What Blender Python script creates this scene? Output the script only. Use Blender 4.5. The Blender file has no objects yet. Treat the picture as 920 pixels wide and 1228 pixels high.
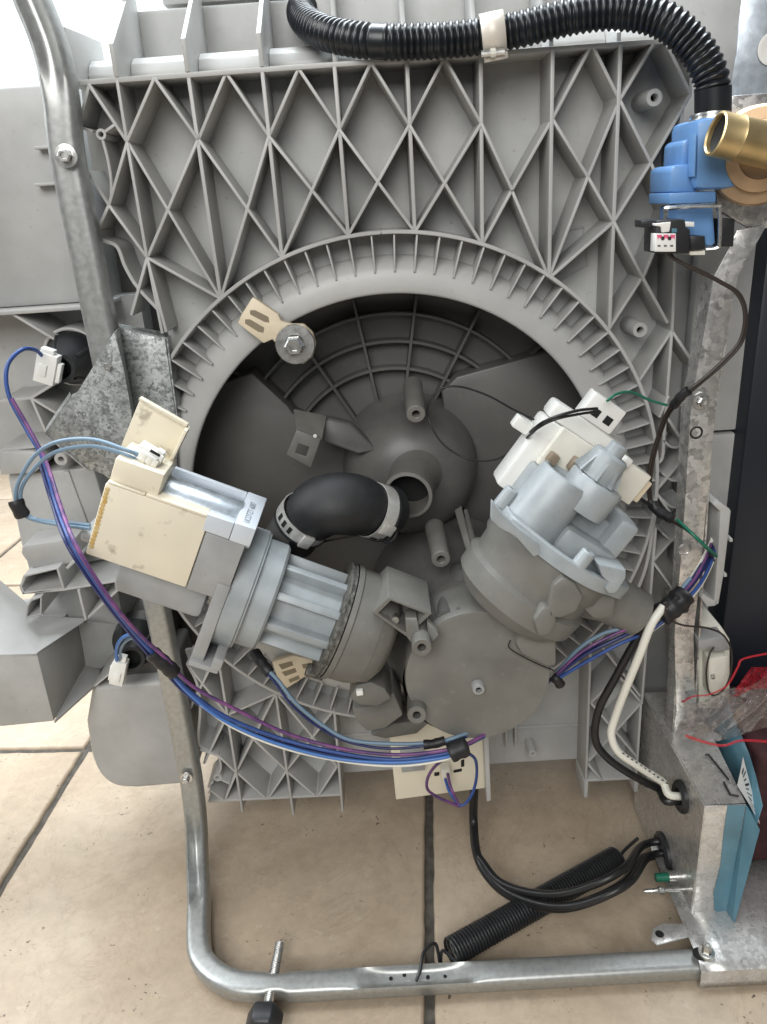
import bpy, bmesh, math, random
from mathutils import Vector, Matrix
random.seed(7)
V = Vector
# ------------------------------------------------------------------ camera
FPX, PITCH, ROLL, YAW = 923.06, .386322, -.0692145, -.01345   # photo 920 x 1228
CAM = V((0, -.6, .6))
_cr, _sr = math.cos(ROLL), math.sin(ROLL)
_cp, _sp = math.cos(PITCH), math.sin(PITCH)
_cy, _sy = math.cos(YAW), math.sin(YAW)
def _dir(u, v):
    u2 = u * _cr - v * _sr; v2 = u * _sr + v * _cr
    fw = _cp + v2 * _sp; up = -_sp + v2 * _cp
    return V((u2 * _cy + fw * _sy, -u2 * _sy + fw * _cy, up))
FWD = _dir(0, 0); RGT = _dir(1, 0) - FWD; UPV = _dir(0, 1) - FWD
scene = bpy.context.scene
cd = bpy.data.cameras.new('camera'); cam = bpy.data.objects.new('camera', cd)
scene.collection.objects.link(cam); scene.camera = cam
cd.sensor_fit = 'VERTICAL'; cd.sensor_height = 36.0; cd.sensor_width = 27.0
cd.lens = 36.0 * FPX / 1228.0; cd.clip_start = .01; cd.clip_end = 100
cam.matrix_world = Matrix(((RGT.x, UPV.x, -FWD.x, CAM.x), (RGT.y, UPV.y, -FWD.y, CAM.y),
                           (RGT.z, UPV.z, -FWD.z, CAM.z), (0, 0, 0, 1)))
# ------------------------------------------------------------------ light
world = bpy.data.worlds.new('World'); scene.world = world; world.use_nodes = True
bg = world.node_tree.nodes['Background']
bg.inputs[0].default_value = (.98, .99, 1.0, 1); bg.inputs[1].default_value = .19
def area(name, loc, target, sx, sy, power, col):
    l = bpy.data.lights.new(name, 'AREA'); l.shape = 'RECTANGLE'; l.size = sx; l.size_y = sy
    l.energy = power; l.color = col
    o = bpy.data.objects.new(name, l); scene.collection.objects.link(o)
    o.location = loc; o.rotation_euler = (V(target) - V(loc)).to_track_quat('-Z', 'Y').to_euler()
    return o
area('window_light', (-1.6, .35, 1.6), (-.1, .05, .35), 1.2, 1.2, 44, (.93, .97, 1.0))
area('back_window_light', (-.05, .50, 2.05), (-.05, -.05, .45), 1.5, .9, 85, (.88, .95, 1.0))
area('room_light', (-.35, -1.80, 1.62), (0, 0, .36), 1.4, 1.1, 40, (1.0, .99, .965))
scene.view_settings.view_transform = 'Standard'; scene.view_settings.look = 'None'
scene.view_settings.exposure = 0.0; scene.view_settings.gamma = 1.0
scene.view_settings.use_curve_mapping = False
scene.cycles.max_bounces = 8; scene.cycles.use_denoising = True

# ------------------------------------------------------------------ helpers
COL = scene.collection
def P(x, y, Y):            # photo pixel -> point on the vertical plane at depth Y
    r = _dir((x - 460) / FPX, -(y - 614) / FPX); return CAM + r * ((Y - CAM.y) / r.y)
def PZ(x, y, z):           # photo pixel -> point on the level plane at height z
    r = _dir((x - 460) / FPX, -(y - 614) / FPX); return CAM + r * ((z - CAM.z) / r.z)
def px(n, p):              # length in metres of n photo pixels at point p
    return n * (p - CAM).dot(FWD) / FPX
class F:                   # a local frame
    def __init__(s, o, a, b=None, c=None):
        s.o = V(o); s.a = V(a).normalized()
        if c is None: c = s.a.cross(V(b))
        s.c = V(c); s.c = (s.c - s.a * s.c.dot(s.a)).normalized()
        if b is None: s.b = s.c.cross(s.a)
        else:
            s.b = V(b); s.b = (s.b - s.a * s.b.dot(s.a) - s.c * s.b.dot(s.c)).normalized()
    def __call__(s, x, y, z): return s.o + s.a * x + s.b * y + s.c * z
WF = F((0, 0, 0), (1, 0, 0), (0, 1, 0), (0, 0, 1))
def axis_frame(o, d):      # frame whose a axis is d
    d = V(d).normalized(); h = V((0, 0, 1)) if abs(d.z) < .9 else V((1, 0, 0))
    b = d.cross(h).normalized(); return F(o, d, b, d.cross(b))
def smooth_path(pts, n=8):
    pts = [V(p) for p in pts]; out = []
    q = [pts[0] * 2 - pts[1]] + pts + [pts[-1] * 2 - pts[-2]]
    for i in range(1, len(q) - 2):
        p0, p1, p2, p3 = q[i - 1:i + 3]
        for k in range(n):
            t = k / n
            out.append(.5 * ((2 * p1) + (p2 - p0) * t + (2 * p0 - 5 * p1 + 4 * p2 - p3) * t * t + (3 * p1 - p0 - 3 * p2 + p3) * t ** 3))
    out.append(pts[-1]); return out
def resample(pts, step):
    out = [pts[0]]; acc = 0
    for a, b in zip(pts, pts[1:]):
        L = (b - a).length; d = step - acc
        while d <= L:
            out.append(a.lerp(b, d / L)); d += step
        acc = L - (d - step)
    return out
class MB:
    def __init__(s): s.v = []; s.f = []
    def add(s, vs, fs):
        k = len(s.v); s.v += [V(v) for v in vs]; s.f += [[i + k for i in f] for f in fs]; return s
    def box(s, x0, x1, y0, y1, z0, z1, fr=WF):
        vs = [fr(x, y, z) for x in (x0, x1) for y in (y0, y1) for z in (z0, z1)]
        return s.add(vs, [(0, 1, 3, 2), (4, 6, 7, 5), (0, 4, 5, 1), (2, 3, 7, 6), (0, 2, 6, 4), (1, 5, 7, 3)])
    def prism(s, pts, d):      # polygon of 3D points, extruded by vector d
        n = len(pts); d = V(d); vs = [V(p) for p in pts] + [V(p) + d for p in pts]
        return s.add(vs, [list(range(n)), list(range(2 * n - 1, n - 1, -1))] + [(i, i + n, (i + 1) % n + n, (i + 1) % n) for i in range(n)])
    def loft(s, rings, closed=False, caps=True):
        n = len(rings[0]); vs = [p for r in rings for p in r]; fs = []
        m = len(rings)
        for i in range(m if closed else m - 1):
            for j in range(n):
                a, b = i * n + j, i * n + (j + 1) % n; c = ((i + 1) % m) * n
                fs.append((a, b, c + (j + 1) % n, c + j))
        if caps and not closed:
            fs.append(list(range(n - 1, -1, -1))); fs.append([(m - 1) * n + j for j in range(n)])
        return s.add(vs, fs)
    def tube(s, pts, r, n=10, caps=True, flat=1.0, sq=0):
        pts = [V(p) for p in pts]; rings = []; up = None
        for i, p in enumerate(pts):
            t = (pts[min(i + 1, len(pts) - 1)] - pts[max(i - 1, 0)]).normalized()
            if up is None:
                up = V((0, -1, 0)) if abs(t.y) < .9 else V((0, 0, 1))
            up = (up - t * up.dot(t)).normalized(); w = t.cross(up)
            rr = r[i] if isinstance(r, (list, tuple)) else r
            ring = []
            for k in range(n):
                a = 2 * math.pi * k / n; ca, sa = math.cos(a), math.sin(a)
                if sq:
                    m_ = (abs(ca) ** sq + abs(sa) ** sq) ** (-1 / sq); ca *= m_; sa *= m_
                ring.append(p + w * (ca * rr) + up * (sa * rr * flat))
            rings.append(ring)
        return s.loft(rings, caps=caps)
    def lathe(s, o, d, prof, n=32, a0=0, a1=None, caps=False, ref=None):  # prof: (radius, along axis)
        fr = axis_frame(o, d)
        if ref is not None: fr = F(o, d, ref, V(d).cross(V(ref)))
        full = a1 is None; a1 = 2 * math.pi if full else a1
        m = n if full else n + 1; rings = []
        for r, h in prof:
            rings.append([fr(h, r * math.cos(a0 + (a1 - a0) * k / n), r * math.sin(a0 + (a1 - a0) * k / n)) for k in range(m)])
        vs = [p for r in rings for p in r]; fs = []
        for i in range(len(rings) - 1):
            for j in range(m if full else m - 1):
                fs.append((i * m + j, i * m + (j + 1) % m, (i + 1) * m + (j + 1) % m, (i + 1) * m + j))
        if caps:
            fs.append(list(range(m))); fs.append([(len(rings) - 1) * m + j for j in range(m)])
        return s.add(vs, fs)
    def sheet(s, grid):        # grid of points, open surface
        m = len(grid); n = len(grid[0])
        return s.add([p for r in grid for p in r], [(i * n + j, i * n + j + 1, (i + 1) * n + j + 1, (i + 1) * n + j) for i in range(m - 1) for j in range(n - 1)])
    def build(s, name, mat, parent=None, bevel=0, seg=2, smooth=35, kind=None, subsurf=0, label=None):
        me = bpy.data.meshes.new(name)
        org = parent_origin(parent) if parent else (sum(s.v, V()) / len(s.v))
        me.from_pydata([v - org for v in s.v], [], s.f)
        bm = bmesh.new(); bm.from_mesh(me)
        bmesh.ops.remove_doubles(bm, verts=bm.verts, dist=1e-6)
        bmesh.ops.recalc_face_normals(bm, faces=bm.faces)
        if bevel:
            es = [e for e in bm.edges if len(e.link_faces) == 2 and e.calc_face_angle(0) > .5]
            bmesh.ops.bevel(bm, geom=es, offset=bevel, segments=seg, affect='EDGES', profile=.5, clamp_overlap=True)
        bm.to_mesh(me); bm.free()
        me.polygons.foreach_set('use_smooth', [True] * len(me.polygons))
        me.set_sharp_from_angle(angle=math.radians(smooth))
        o = bpy.data.objects.new(name, me); COL.objects.link(o)
        if mat: me.materials.append(mat)
        if parent: o.parent = parent
        else: o.location = org
        if kind: o['kind'] = kind
        if label: o['label'] = label
        return o
def parent_origin(p):
    o = V(p.location)
    while p.parent is not None:
        p = p.parent; o = o + V(p.location)
    return o
def thing(name, loc, label, cat, group=None):
    o = bpy.data.objects.new(name, None); COL.objects.link(o); o.location = loc
    o.empty_display_size = .02
    o['label'] = label; o['category'] = cat
    if group: o['group'] = group
    return o
def tag(o, label, cat, group=None):
    o['label'] = label; o['category'] = cat
    if group: o['group'] = group
    return o

# ------------------------------------------------------------------ materials
def mat(name, col, rough=.5, metal=0.0, var=.0, scale=40, bump=0.0, bscale=200, col2=None, spec=.5, lo=.35, hi=.65, detail=4, coat=0, rvar=0.0):
    m = bpy.data.materials.new(name); m.use_nodes = True
    nt = m.node_tree; b = nt.nodes['Principled BSDF']; L = nt.links.new
    b.inputs['Base Color'].default_value = (*col, 1); b.inputs['Roughness'].default_value = rough
    b.inputs['Metallic'].default_value = metal; b.inputs['Specular IOR Level'].default_value = spec
    if coat: b.inputs['Coat Weight'].default_value = coat
    tc = nt.nodes.new('ShaderNodeTexCoord')
    if var or col2:
        n = nt.nodes.new('ShaderNodeTexNoise'); n.inputs['Scale'].default_value = scale; n.inputs['Detail'].default_value = detail
        L(tc.outputs['Object'], n.inputs['Vector'])
        r = nt.nodes.new('ShaderNodeValToRGB'); r.color_ramp.elements[0].position = lo; r.color_ramp.elements[1].position = hi
        c2 = col2 or tuple(min(1, c * (1 + var)) for c in col); c1 = col if col2 else tuple(c * (1 - var) for c in col)
        r.color_ramp.elements[0].color = (*c1, 1); r.color_ramp.elements[1].color = (*c2, 1)
        L(n.outputs['Fac'], r.inputs['Fac']); L(r.outputs['Color'], b.inputs['Base Color'])
        if rvar:
            mr = nt.nodes.new('ShaderNodeMapRange'); mr.inputs['To Min'].default_value = rough - rvar; mr.inputs['To Max'].default_value = rough + rvar
            L(n.outputs['Fac'], mr.inputs['Value']); L(mr.outputs['Result'], b.inputs['Roughness'])
    if bump:
        n2 = nt.nodes.new('ShaderNodeTexNoise'); n2.inputs['Scale'].default_value = bscale; n2.inputs['Detail'].default_value = 3
        L(tc.outputs['Object'], n2.inputs['Vector'])
        bp = nt.nodes.new('ShaderNodeBump'); bp.inputs['Strength'].default_value = bump; bp.inputs['Distance'].default_value = .001
        L(n2.outputs['Fac'], bp.inputs['Height']); L(bp.outputs['Normal'], b.inputs['Normal'])
    return m
def galvanised(name, dark, light, rough=.42, scale=70, metal=.8):
    m = bpy.data.materials.new(name); m.use_nodes = True
    nt = m.node_tree; b = nt.nodes['Principled BSDF']; L = nt.links.new
    tc = nt.nodes.new('ShaderNodeTexCoord')
    nz = nt.nodes.new('ShaderNodeTexNoise'); nz.inputs['Scale'].default_value = scale * 1.6; nz.inputs['Detail'].default_value = 2
    L(tc.outputs['Object'], nz.inputs['Vector'])
    mx = nt.nodes.new('ShaderNodeMix'); mx.data_type = 'RGBA'; mx.inputs[0].default_value = .018
    L(tc.outputs['Object'], mx.inputs[6]); L(nz.outputs['Color'], mx.inputs[7])
    vo = nt.nodes.new('ShaderNodeTexVoronoi'); vo.inputs['Scale'].default_value = scale * 1.5
    L(mx.outputs[2], vo.inputs['Vector'])
    n3 = nt.nodes.new('ShaderNodeTexNoise'); n3.inputs['Scale'].default_value = scale * 2.5; n3.inputs['Detail'].default_value = 5
    L(tc.outputs['Object'], n3.inputs['Vector'])
    sep = nt.nodes.new('ShaderNodeSeparateColor'); L(vo.outputs['Color'], sep.inputs[0])
    ad = nt.nodes.new('ShaderNodeMath'); ad.operation = 'ADD'
    mu = nt.nodes.new('ShaderNodeMath'); mu.operation = 'MULTIPLY'; mu.inputs[1].default_value = .55
    L(sep.outputs[0], mu.inputs[0]); L(mu.outputs[0], ad.inputs[0]); L(n3.outputs['Fac'], ad.inputs[1])
    r = nt.nodes.new('ShaderNodeValToRGB'); r.color_ramp.elements[0].position = .45; r.color_ramp.elements[1].position = 1.05
    r.color_ramp.elements[0].color = (*dark, 1); r.color_ramp.elements[1].color = (*light, 1)
    L(ad.outputs[0], r.inputs['Fac']); L(r.outputs['Color'], b.inputs['Base Color'])
    b.inputs['Metallic'].default_value = metal
    mr = nt.nodes.new('ShaderNodeMapRange'); mr.inputs['To Min'].default_value = rough - .1; mr.inputs['To Max'].default_value = rough + .15
    L(sep.outputs[1], mr.inputs['Value']); L(mr.outputs['Result'], b.inputs['Roughness'])
    bp = nt.nodes.new('ShaderNodeBump'); bp.inputs['Strength'].default_value = .12; bp.inputs['Distance'].default_value = .001
    L(n3.outputs['Fac'], bp.inputs['Height']); L(bp.outputs['Normal'], b.inputs['Normal'])
    return m
M = {}
M['tub'] = mat('tub_grey_plastic', (.408, .410, .402), .44, var=.09, scale=22, detail=9, bump=.07, bscale=350, rvar=.08)
M['rib'] = mat('rib_grey_plastic', (.430, .431, .420), .42, var=.07, scale=22, detail=8, rvar=.06)
M['dish'] = mat('tub_plastic_shaded', (.095, .093, .088), .45, var=.08, scale=20)  # same plastic as the tub, with the opening's shade put into its colour
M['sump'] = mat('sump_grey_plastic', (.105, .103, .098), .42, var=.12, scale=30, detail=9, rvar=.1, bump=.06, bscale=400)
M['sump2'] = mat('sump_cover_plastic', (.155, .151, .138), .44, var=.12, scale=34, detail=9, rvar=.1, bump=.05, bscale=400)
M['blue_grey'] = mat('blue_grey_plastic', (.315, .345, .36), .38, var=.09, scale=60, detail=8, rvar=.1)
M['mid_grey'] = mat('mid_grey_plastic', (.33, .335, .335), .42, var=.08, scale=50, detail=8, rvar=.08)
M['white'] = mat('white_plastic', (.78, .78, .75), .4, var=.03, scale=30)
M['off_white'] = mat('off_white_plastic', (.70, .68, .60), .45, var=.05, scale=60)
M['frame_white'] = mat('blue_white_plastic', (.56, .60, .65), .35, var=.03, scale=30)
M['clip'] = mat('beige_clip_plastic', (.66, .57, .42), .45, var=.06, scale=60)
M['black'] = mat('black_rubber', (.018, .019, .021), .42, var=.2, scale=60, bump=.1, bscale=300)
M['rubber'] = mat('matte_rubber', (.012, .0125, .014), .58, var=.25, scale=90, bump=.25, bscale=160)
M['black_soft'] = mat('black_tape', (.012, .012, .014), .5, var=.2, scale=90, bump=.3, bscale=250)
M['hose'] = mat('black_hose_plastic', (.008, .010, .013), .33, var=.2, scale=50)
M['dark_hole'] = mat('dark_hole', (.008, .008, .008), .8)  # near-black colour paints in the shade inside holes, bores and slots
M['steel'] = mat('steel_tube', (.40, .41, .40), .42, metal=.75, var=.09, scale=240, detail=6, bump=.03, bscale=500, rvar=.06)
M['zinc'] = mat('zinc_hardware', (.62, .62, .60), .28, metal=.9, var=.12, scale=200, rvar=.08)
M['band'] = mat('clamp_band', (.70, .69, .66), .38, metal=.55, var=.1, scale=220)
M['lamination'] = mat('lamination_steel', (.58, .64, .70), .34, metal=.75, var=.16, scale=160)
M['galv'] = galvanised('galvanised_bracket', (.20, .21, .21), (.50, .52, .52), .5, 150)
M['galv2'] = galvanised('galvanised_rail', (.42, .415, .405), (.76, .75, .73), .30, 90, .75)
M['galv3'] = galvanised('galvanised_box', (.50, .495, .48), (.64, .635, .62), .30, 110, .6)
M['brass'] = mat('brass', (.60, .46, .24), .44, metal=.95, var=.12, scale=60, rvar=.06)
M['brass2'] = mat('brass_disc', (.50, .35, .22), .45, metal=.7, var=.12, scale=50)
M['brush'] = mat('bronze_stub', (.22, .17, .12), .5)
M['valve'] = mat('blue_valve_plastic', (.125, .27, .53), .42, var=.06, scale=40)
M['film'] = mat('blue_film', (.085, .20, .265), .3, var=.15, scale=30, coat=.3)
M['label'] = mat('white_paper', (.72, .72, .70), .6)
M['ink'] = mat('black_ink', (.02, .02, .02), .6)
M['ink_grey'] = mat('grey_ink', (.16, .18, .20), .6)
M['pink'] = mat('pink_ink', (.75, .12, .25), .5)
M['red'] = mat('red_plastic', (.48, .02, .035), .35, var=.2, scale=60)
M['maroon'] = mat('maroon_cloth', (.045, .012, .014), .8, var=.3, scale=80)
M['navy'] = mat('dark_panel', (.010, .013, .020), .4, var=.15, scale=8)
M['w_blue'] = mat('wire_blue', (.024, .065, .24), .42, var=.15, scale=90)
M['w_dblue'] = mat('wire_dark_blue', (.012, .02, .10), .38)
M['w_sky'] = mat('wire_light_blue', (.06, .17, .46), .35)
M['w_purple'] = mat('wire_purple', (.07, .035, .13), .42, col2=(.20, .065, .20), scale=120)
M['w_slate'] = mat('wire_slate', (.16, .24, .32), .38)
M['w_white'] = mat('wire_white', (.72, .71, .64), .4)
M['w_green'] = mat('wire_green', (.01, .14, .085), .35)
M['w_brown'] = mat('wire_brown', (.035, .026, .022), .4)
M['w_black'] = mat('wire_black', (.012, .012, .013), .4)
M['wall'] = mat('white_wall', (.80, .81, .82), .8, var=.02, scale=4)
M['yellow'] = mat('yellow_trim', (.60, .42, .08), .5)
M['flange'] = mat('dark_seal', (.035, .034, .03), .55, col2=(.16, .155, .14), scale=260, bump=.5, bscale=260)

def dirt(m, amount, dark, sc=230, lo=.64, hi=.70, msc=14):
    nt = m.node_tree; b = nt.nodes['Principled BSDF']; L = nt.links.new
    src = b.inputs['Base Color'].links[0].from_socket
    g = nt.nodes.new('ShaderNodeNewGeometry')
    def nz(scale, lo_, hi_, top):
        n = nt.nodes.new('ShaderNodeTexNoise'); n.inputs['Scale'].default_value = scale; n.inputs['Detail'].default_value = 6; n.inputs['Roughness'].default_value = .65
        L(g.outputs['Position'], n.inputs['Vector'])
        r = nt.nodes.new('ShaderNodeMapRange'); r.inputs['From Min'].default_value = lo_; r.inputs['From Max'].default_value = hi_; r.inputs['To Max'].default_value = top
        L(n.outputs['Fac'], r.inputs['Value']); return r.outputs['Result']
    a = nz(sc, lo, hi, amount); c = nz(msc, .48, .66, amount * .45)
    mx_ = nt.nodes.new('ShaderNodeMath'); mx_.operation = 'MAXIMUM'; L(a, mx_.inputs[0]); L(c, mx_.inputs[1])
    mx = nt.nodes.new('ShaderNodeMix'); mx.data_type = 'RGBA'; mx.inputs[7].default_value = (*dark, 1)
    L(mx_.outputs[0], mx.inputs[0]); L(src, mx.inputs[6]); L(mx.outputs[2], b.inputs['Base Color'])
dirt(M['tub'], .45, (.20, .185, .16)); dirt(M['rib'], .35, (.24, .22, .19)); dirt(M['sump2'], .22, (.30, .29, .26), 160, .60, .70, 20); dirt(M['sump'], .2, (.22, .21, .19), 160, .60, .70, 20)
dirt(M['blue_grey'], .4, (.17, .18, .18), 190); dirt(M['mid_grey'], .35, (.18, .18, .17), 190); dirt(M['dish'], .25, (.17, .165, .15), 120, .58, .70, 16); dirt(M['valve'], .3, (.05, .09, .16), 260)
def beige_cover():
    m = mat('beige_motor_cover', (.74, .68, .545), .42, var=.04, scale=30, bump=.04, bscale=300)
    nt = m.node_tree; b = nt.nodes['Principled BSDF']; L = nt.links.new
    src = b.inputs['Base Color'].links[0].from_socket
    tc = nt.nodes.new('ShaderNodeTexCoord')
    n = nt.nodes.new('ShaderNodeTexNoise'); n.inputs['Scale'].default_value = 75; n.inputs['Detail'].default_value = 6
    L(tc.outputs['Object'], n.inputs['Vector'])
    r = nt.nodes.new('ShaderNodeValToRGB'); r.color_ramp.elements[0].position = .62; r.color_ramp.elements[1].position = .72
    r.color_ramp.elements[0].color = (0, 0, 0, 1); r.color_ramp.elements[1].color = (.55, .55, .55, 1)
    L(n.outputs['Fac'], r.inputs['Fac'])
    mx = nt.nodes.new('ShaderNodeMix'); mx.data_type = 'RGBA'; mx.inputs[7].default_value = (.18, .14, .09, 1)
    L(r.outputs['Color'], mx.inputs[0]); L(src, mx.inputs[6]); L(mx.outputs[2], b.inputs['Base Color'])
    return m
M['beige'] = beige_cover()
M['beige_stain'] = mat('yellowed_glue', (.50, .30, .06), .4, col2=(.62, .48, .25), scale=220)

def tile_mat():
    m = bpy.data.materials.new('travertine_tile'); m.use_nodes = True
    nt = m.node_tree; b = nt.nodes['Principled BSDF']; L = nt.links.new
    g = nt.nodes.new('ShaderNodeNewGeometry')
    def noise(sc, det, rough=.55, dist=0):
        n = nt.nodes.new('ShaderNodeTexNoise'); n.inputs['Scale'].default_value = sc; n.inputs['Detail'].default_value = det
        n.inputs['Roughness'].default_value = rough; n.inputs['Distortion'].default_value = dist
        L(g.outputs['Position'], n.inputs['Vector']); return n
    def ramp(n, *els):
        r = nt.nodes.new('ShaderNodeValToRGB'); cr = r.color_ramp
        while len(cr.elements) < len(els): cr.elements.new(.5)
        for e, (p, c) in zip(cr.elements, els): e.position = p; e.color = (*c, 1)
        L(n.outputs['Fac'], r.inputs['Fac']); return r
    def mix(fac, a, c2, mode='MIX'):
        x = nt.nodes.new('ShaderNodeMix'); x.data_type = 'RGBA'; x.blend_type = mode
        for s, i in ((fac, 0), (a, 6), (c2, 7)):
            if isinstance(s, (int, float)): x.inputs[i].default_value = s
            elif isinstance(s, tuple): x.inputs[i].default_value = (*s, 1)
            else: L(s, x.inputs[i])
        return x.outputs[2]
    big = ramp(noise(7, 5, .6, .6), (.28, (.385, .305, .225)), (.5, (.425, .345, .258)), (.72, (.48, .405, .315)))
    mid = ramp(noise(55, 12, .78, .3), (.34, (.88, .87, .85)), (.64, (1.09, 1.08, 1.07)))
    c = mix(1.0, big.outputs['Color'], mid.outputs['Color'], 'MULTIPLY')
    blot = ramp(noise(60, 6, .65), (.62, (0, 0, 0)), (.72, (.55, .55, .55)))
    c = mix(blot.outputs['Color'], c, (.54, .475, .40))
    pit = ramp(noise(230, 2, .5), (.635, (0, 0, 0)), (.67, (1, 1, 1)))
    pm = ramp(noise(22, 4, .65), (.56, (0, 0, 0)), (.63, (1, 1, 1)))
    pits = mix(1.0, pit.outputs['Color'], pm.outputs['Color'], 'MULTIPLY')
    c = mix(pits, c, (.10, .075, .055))
    vein = ramp(noise(6, 10, .7, 2.0), (.492, (0, 0, 0)), (.5, (.45, .45, .45)), (.508, (0, 0, 0)))
    c = mix(vein.outputs['Color'], c, (.27, .20, .14))
    L(c, b.inputs['Base Color'])
    rr = ramp(noise(45, 4), (.3, (.34,) * 3), (.7, (.52,) * 3)); L(rr.outputs['Color'], b.inputs['Roughness'])
    bp = nt.nodes.new('ShaderNodeBump'); bp.inputs['Strength'].default_value = .35; bp.inputs['Distance'].default_value = .0015
    inv = nt.nodes.new('ShaderNodeMath'); inv.operation = 'SUBTRACT'; L(noise(45, 6).outputs['Fac'], inv.inputs[0]); L(pits, inv.inputs[1])
    L(inv.outputs[0], bp.inputs['Height']); L(bp.outputs['Normal'], b.inputs['Normal'])
    return m
M['tile'] = tile_mat()
M['grout'] = mat('grout', (.075, .066, .056), .9, var=.3, scale=120, bump=.4, bscale=300)

def bag_mat():
    m = bpy.data.materials.new('clear_bag_film'); m.use_nodes = True
    nt = m.node_tree; L = nt.links.new; out = nt.nodes['Material Output']; nt.nodes.remove(nt.nodes['Principled BSDF'])
    tr = nt.nodes.new('ShaderNodeBsdfTransparent'); tr.inputs[0].default_value = (.93, .91, .90, 1)
    gl = nt.nodes.new('ShaderNodeBsdfGlossy'); gl.inputs['Roughness'].default_value = .12
    df = nt.nodes.new('ShaderNodeBsdfDiffuse'); df.inputs[0].default_value = (.62, .55, .53, 1)
    lw = nt.nodes.new('ShaderNodeLayerWeight'); lw.inputs[0].default_value = .22
    m1 = nt.nodes.new('ShaderNodeMixShader'); L(lw.outputs['Facing'], m1.inputs[0]); L(tr.outputs[0], m1.inputs[1]); L(gl.outputs[0], m1.inputs[2])
    m2 = nt.nodes.new('ShaderNodeMixShader'); m2.inputs[0].default_value = .11; L(m1.outputs[0], m2.inputs[1]); L(df.outputs[0], m2.inputs[2])
    L(m2.outputs[0], out.inputs['Surface']); return m
M['bag'] = bag_mat()

# ================================================================== SETTING
# ---- floor: grout bed with single tiles
gb = MB(); gb.box(-3, 3, -3, 3.2, -.05, -.0045)
floor = gb.build('floor', M['grout'], kind='structure')
FR = F((.0155, 0, 0), (1, -.066, 0), (.066, 1, 0), (0, 0, 1))
TU, TV, V0, G = .42, .452, .142, .0042
def tile(i, j):
    u0, u1 = i * TU + G, (i + 1) * TU - G; v0, v1 = V0 + j * TV + G, V0 + (j + 1) * TV - G
    pts = []; n = 36
    for (ua, va, ub, vb) in ((u0, v0, u1, v0), (u1, v0, u1, v1), (u1, v1, u0, v1), (u0, v1, u0, v0)):
        for k in range(n):
            t = k / n; pts.append((ua + (ub - ua) * t + random.uniform(-.0006, .0006), va + (vb - va) * t + random.uniform(-.0006, .0006)))
    cu, cv = (u0 + u1) / 2, (v0 + v1) / 2
    def ring(sh, z): return [FR(cu + (u - cu) * (1 - sh / (u1 - cu)), cv + (v - cv) * (1 - sh / (v1 - cv)), z) for u, v in pts]
    mb = MB(); mb.loft([ring(0, -.012), ring(0, -.0035), ring(.0012, -.0008), ring(.0035, 0)], caps=True)
    return mb.build('tile', M['tile'], floor, smooth=50)
for i in range(-4, 3):
    for j in range(-2, 4): tile(i, j)

# ---- room behind, seen in the top left corner only
rm = MB(); rm.box(-2.2, 2.2, 1.45, 1.5, 0, 2.6); rm.build('back_wall', M['wall'], kind='structure')

cu_ = MB(); cu_.sheet([[V((-1.3 + .9 * i / 60, 1.30 + .02 * math.sin(i * 1.1) + .008 * math.sin(i * 2.7), .75 + .9 * j)) for j in range(2)] for i in range(61)])
o = cu_.build('curtain', M['wall'], smooth=80); tag(o, 'white pleated curtain over the window in the far corner', 'curtain')
sl = MB(); sl.box(-1.5, -.36, 1.05, 1.26, .68, .742); o = sl.build('window_sill', M['wall'], bevel=.004); tag(o, 'pale window sill below the curtain in the corner', 'window sill')
wf = MB(); wf.box(-.372, -.36, 1.20, 1.24, .75, 1.6); o = wf.build('window_post', M['yellow']); tag(o, 'thin yellow window post beside the curtain', 'window post')
# ================================================================== DISHWASHER TUB
TOP, BOT, XL, XR = .686, .0575, -.2005, .222
RC = V((.0045, 0, .361)); YB = .032            # ring centre; depth of the base panel
tub = thing('dishwasher_tub', (0, .06, .04), 'grey plastic dishwasher tub lying on its back with ribbed underside towards the viewer', 'dishwasher tub')
def circ(r, a, y=0): return V((RC.x + r * math.sin(a), y, RC.z + r * math.cos(a)))
# base panel with round hole
mb = MB(); mb.prism([P(*q, .0325) for q in ((97, 104), (170, 96), (200, 260), (214, 402), (192, 372), (168, 345), (153, 320), (143, 297), (126, 288), (121, 274), (134, 246), (112, 206), (104, 160))], (0, .004, 0)); mb.build('border_panel', M['tub'], tub)
mb = MB(); mb.prism([P(*q, .0322) for q in ((222, 780), (300, 770), (300, 958), (254, 960), (263, 935), (264, 907), (248, 900), (241, 889), (241, 850), (236, 820))], (0, .004, 0)); mb.build('border_panel', M['tub'], tub)
mb = MB(); mb.box(-.235, .27, .112, .30, .085, .675); mb.build('light_block_box', M['dish'], tub, bevel=.004)  # box added behind the panel to block light leaks and darken the gaps
mb = MB(); n = 120; inner = []; outer = []
for k in range(n):
    a = 2 * math.pi * k / n; s, c = math.sin(a), math.cos(a)
    tx = ((XR + .001 - RC.x) / s) if s > 1e-6 else ((XL - .004 - RC.x) / s if s < -1e-6 else 1e9)
    tz = ((TOP - RC.z) / c) if c > 1e-6 else ((BOT - RC.z) / c if c < -1e-6 else 1e9)
    t = min(tx, tz)
    if s < 0:
        for it in range(40):
            q_ = circ(t, a)
            lim = -.172 if q_.z > .30 else -.190
            if q_.x < lim: t -= .002
            else: break
    inner.append(circ(.186, a)); outer.append(circ(t, a))
D1, D2 = V((0, YB, 0)), V((0, YB + .004, 0))
mb.loft([[p + D1 for p in inner], [p + D1 for p in outer], [p + D2 for p in outer], [p + D2 for p in inner]], closed=True)
mb.build('base_panel', M['tub'], tub, smooth=20)
_ri = [0]
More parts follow.
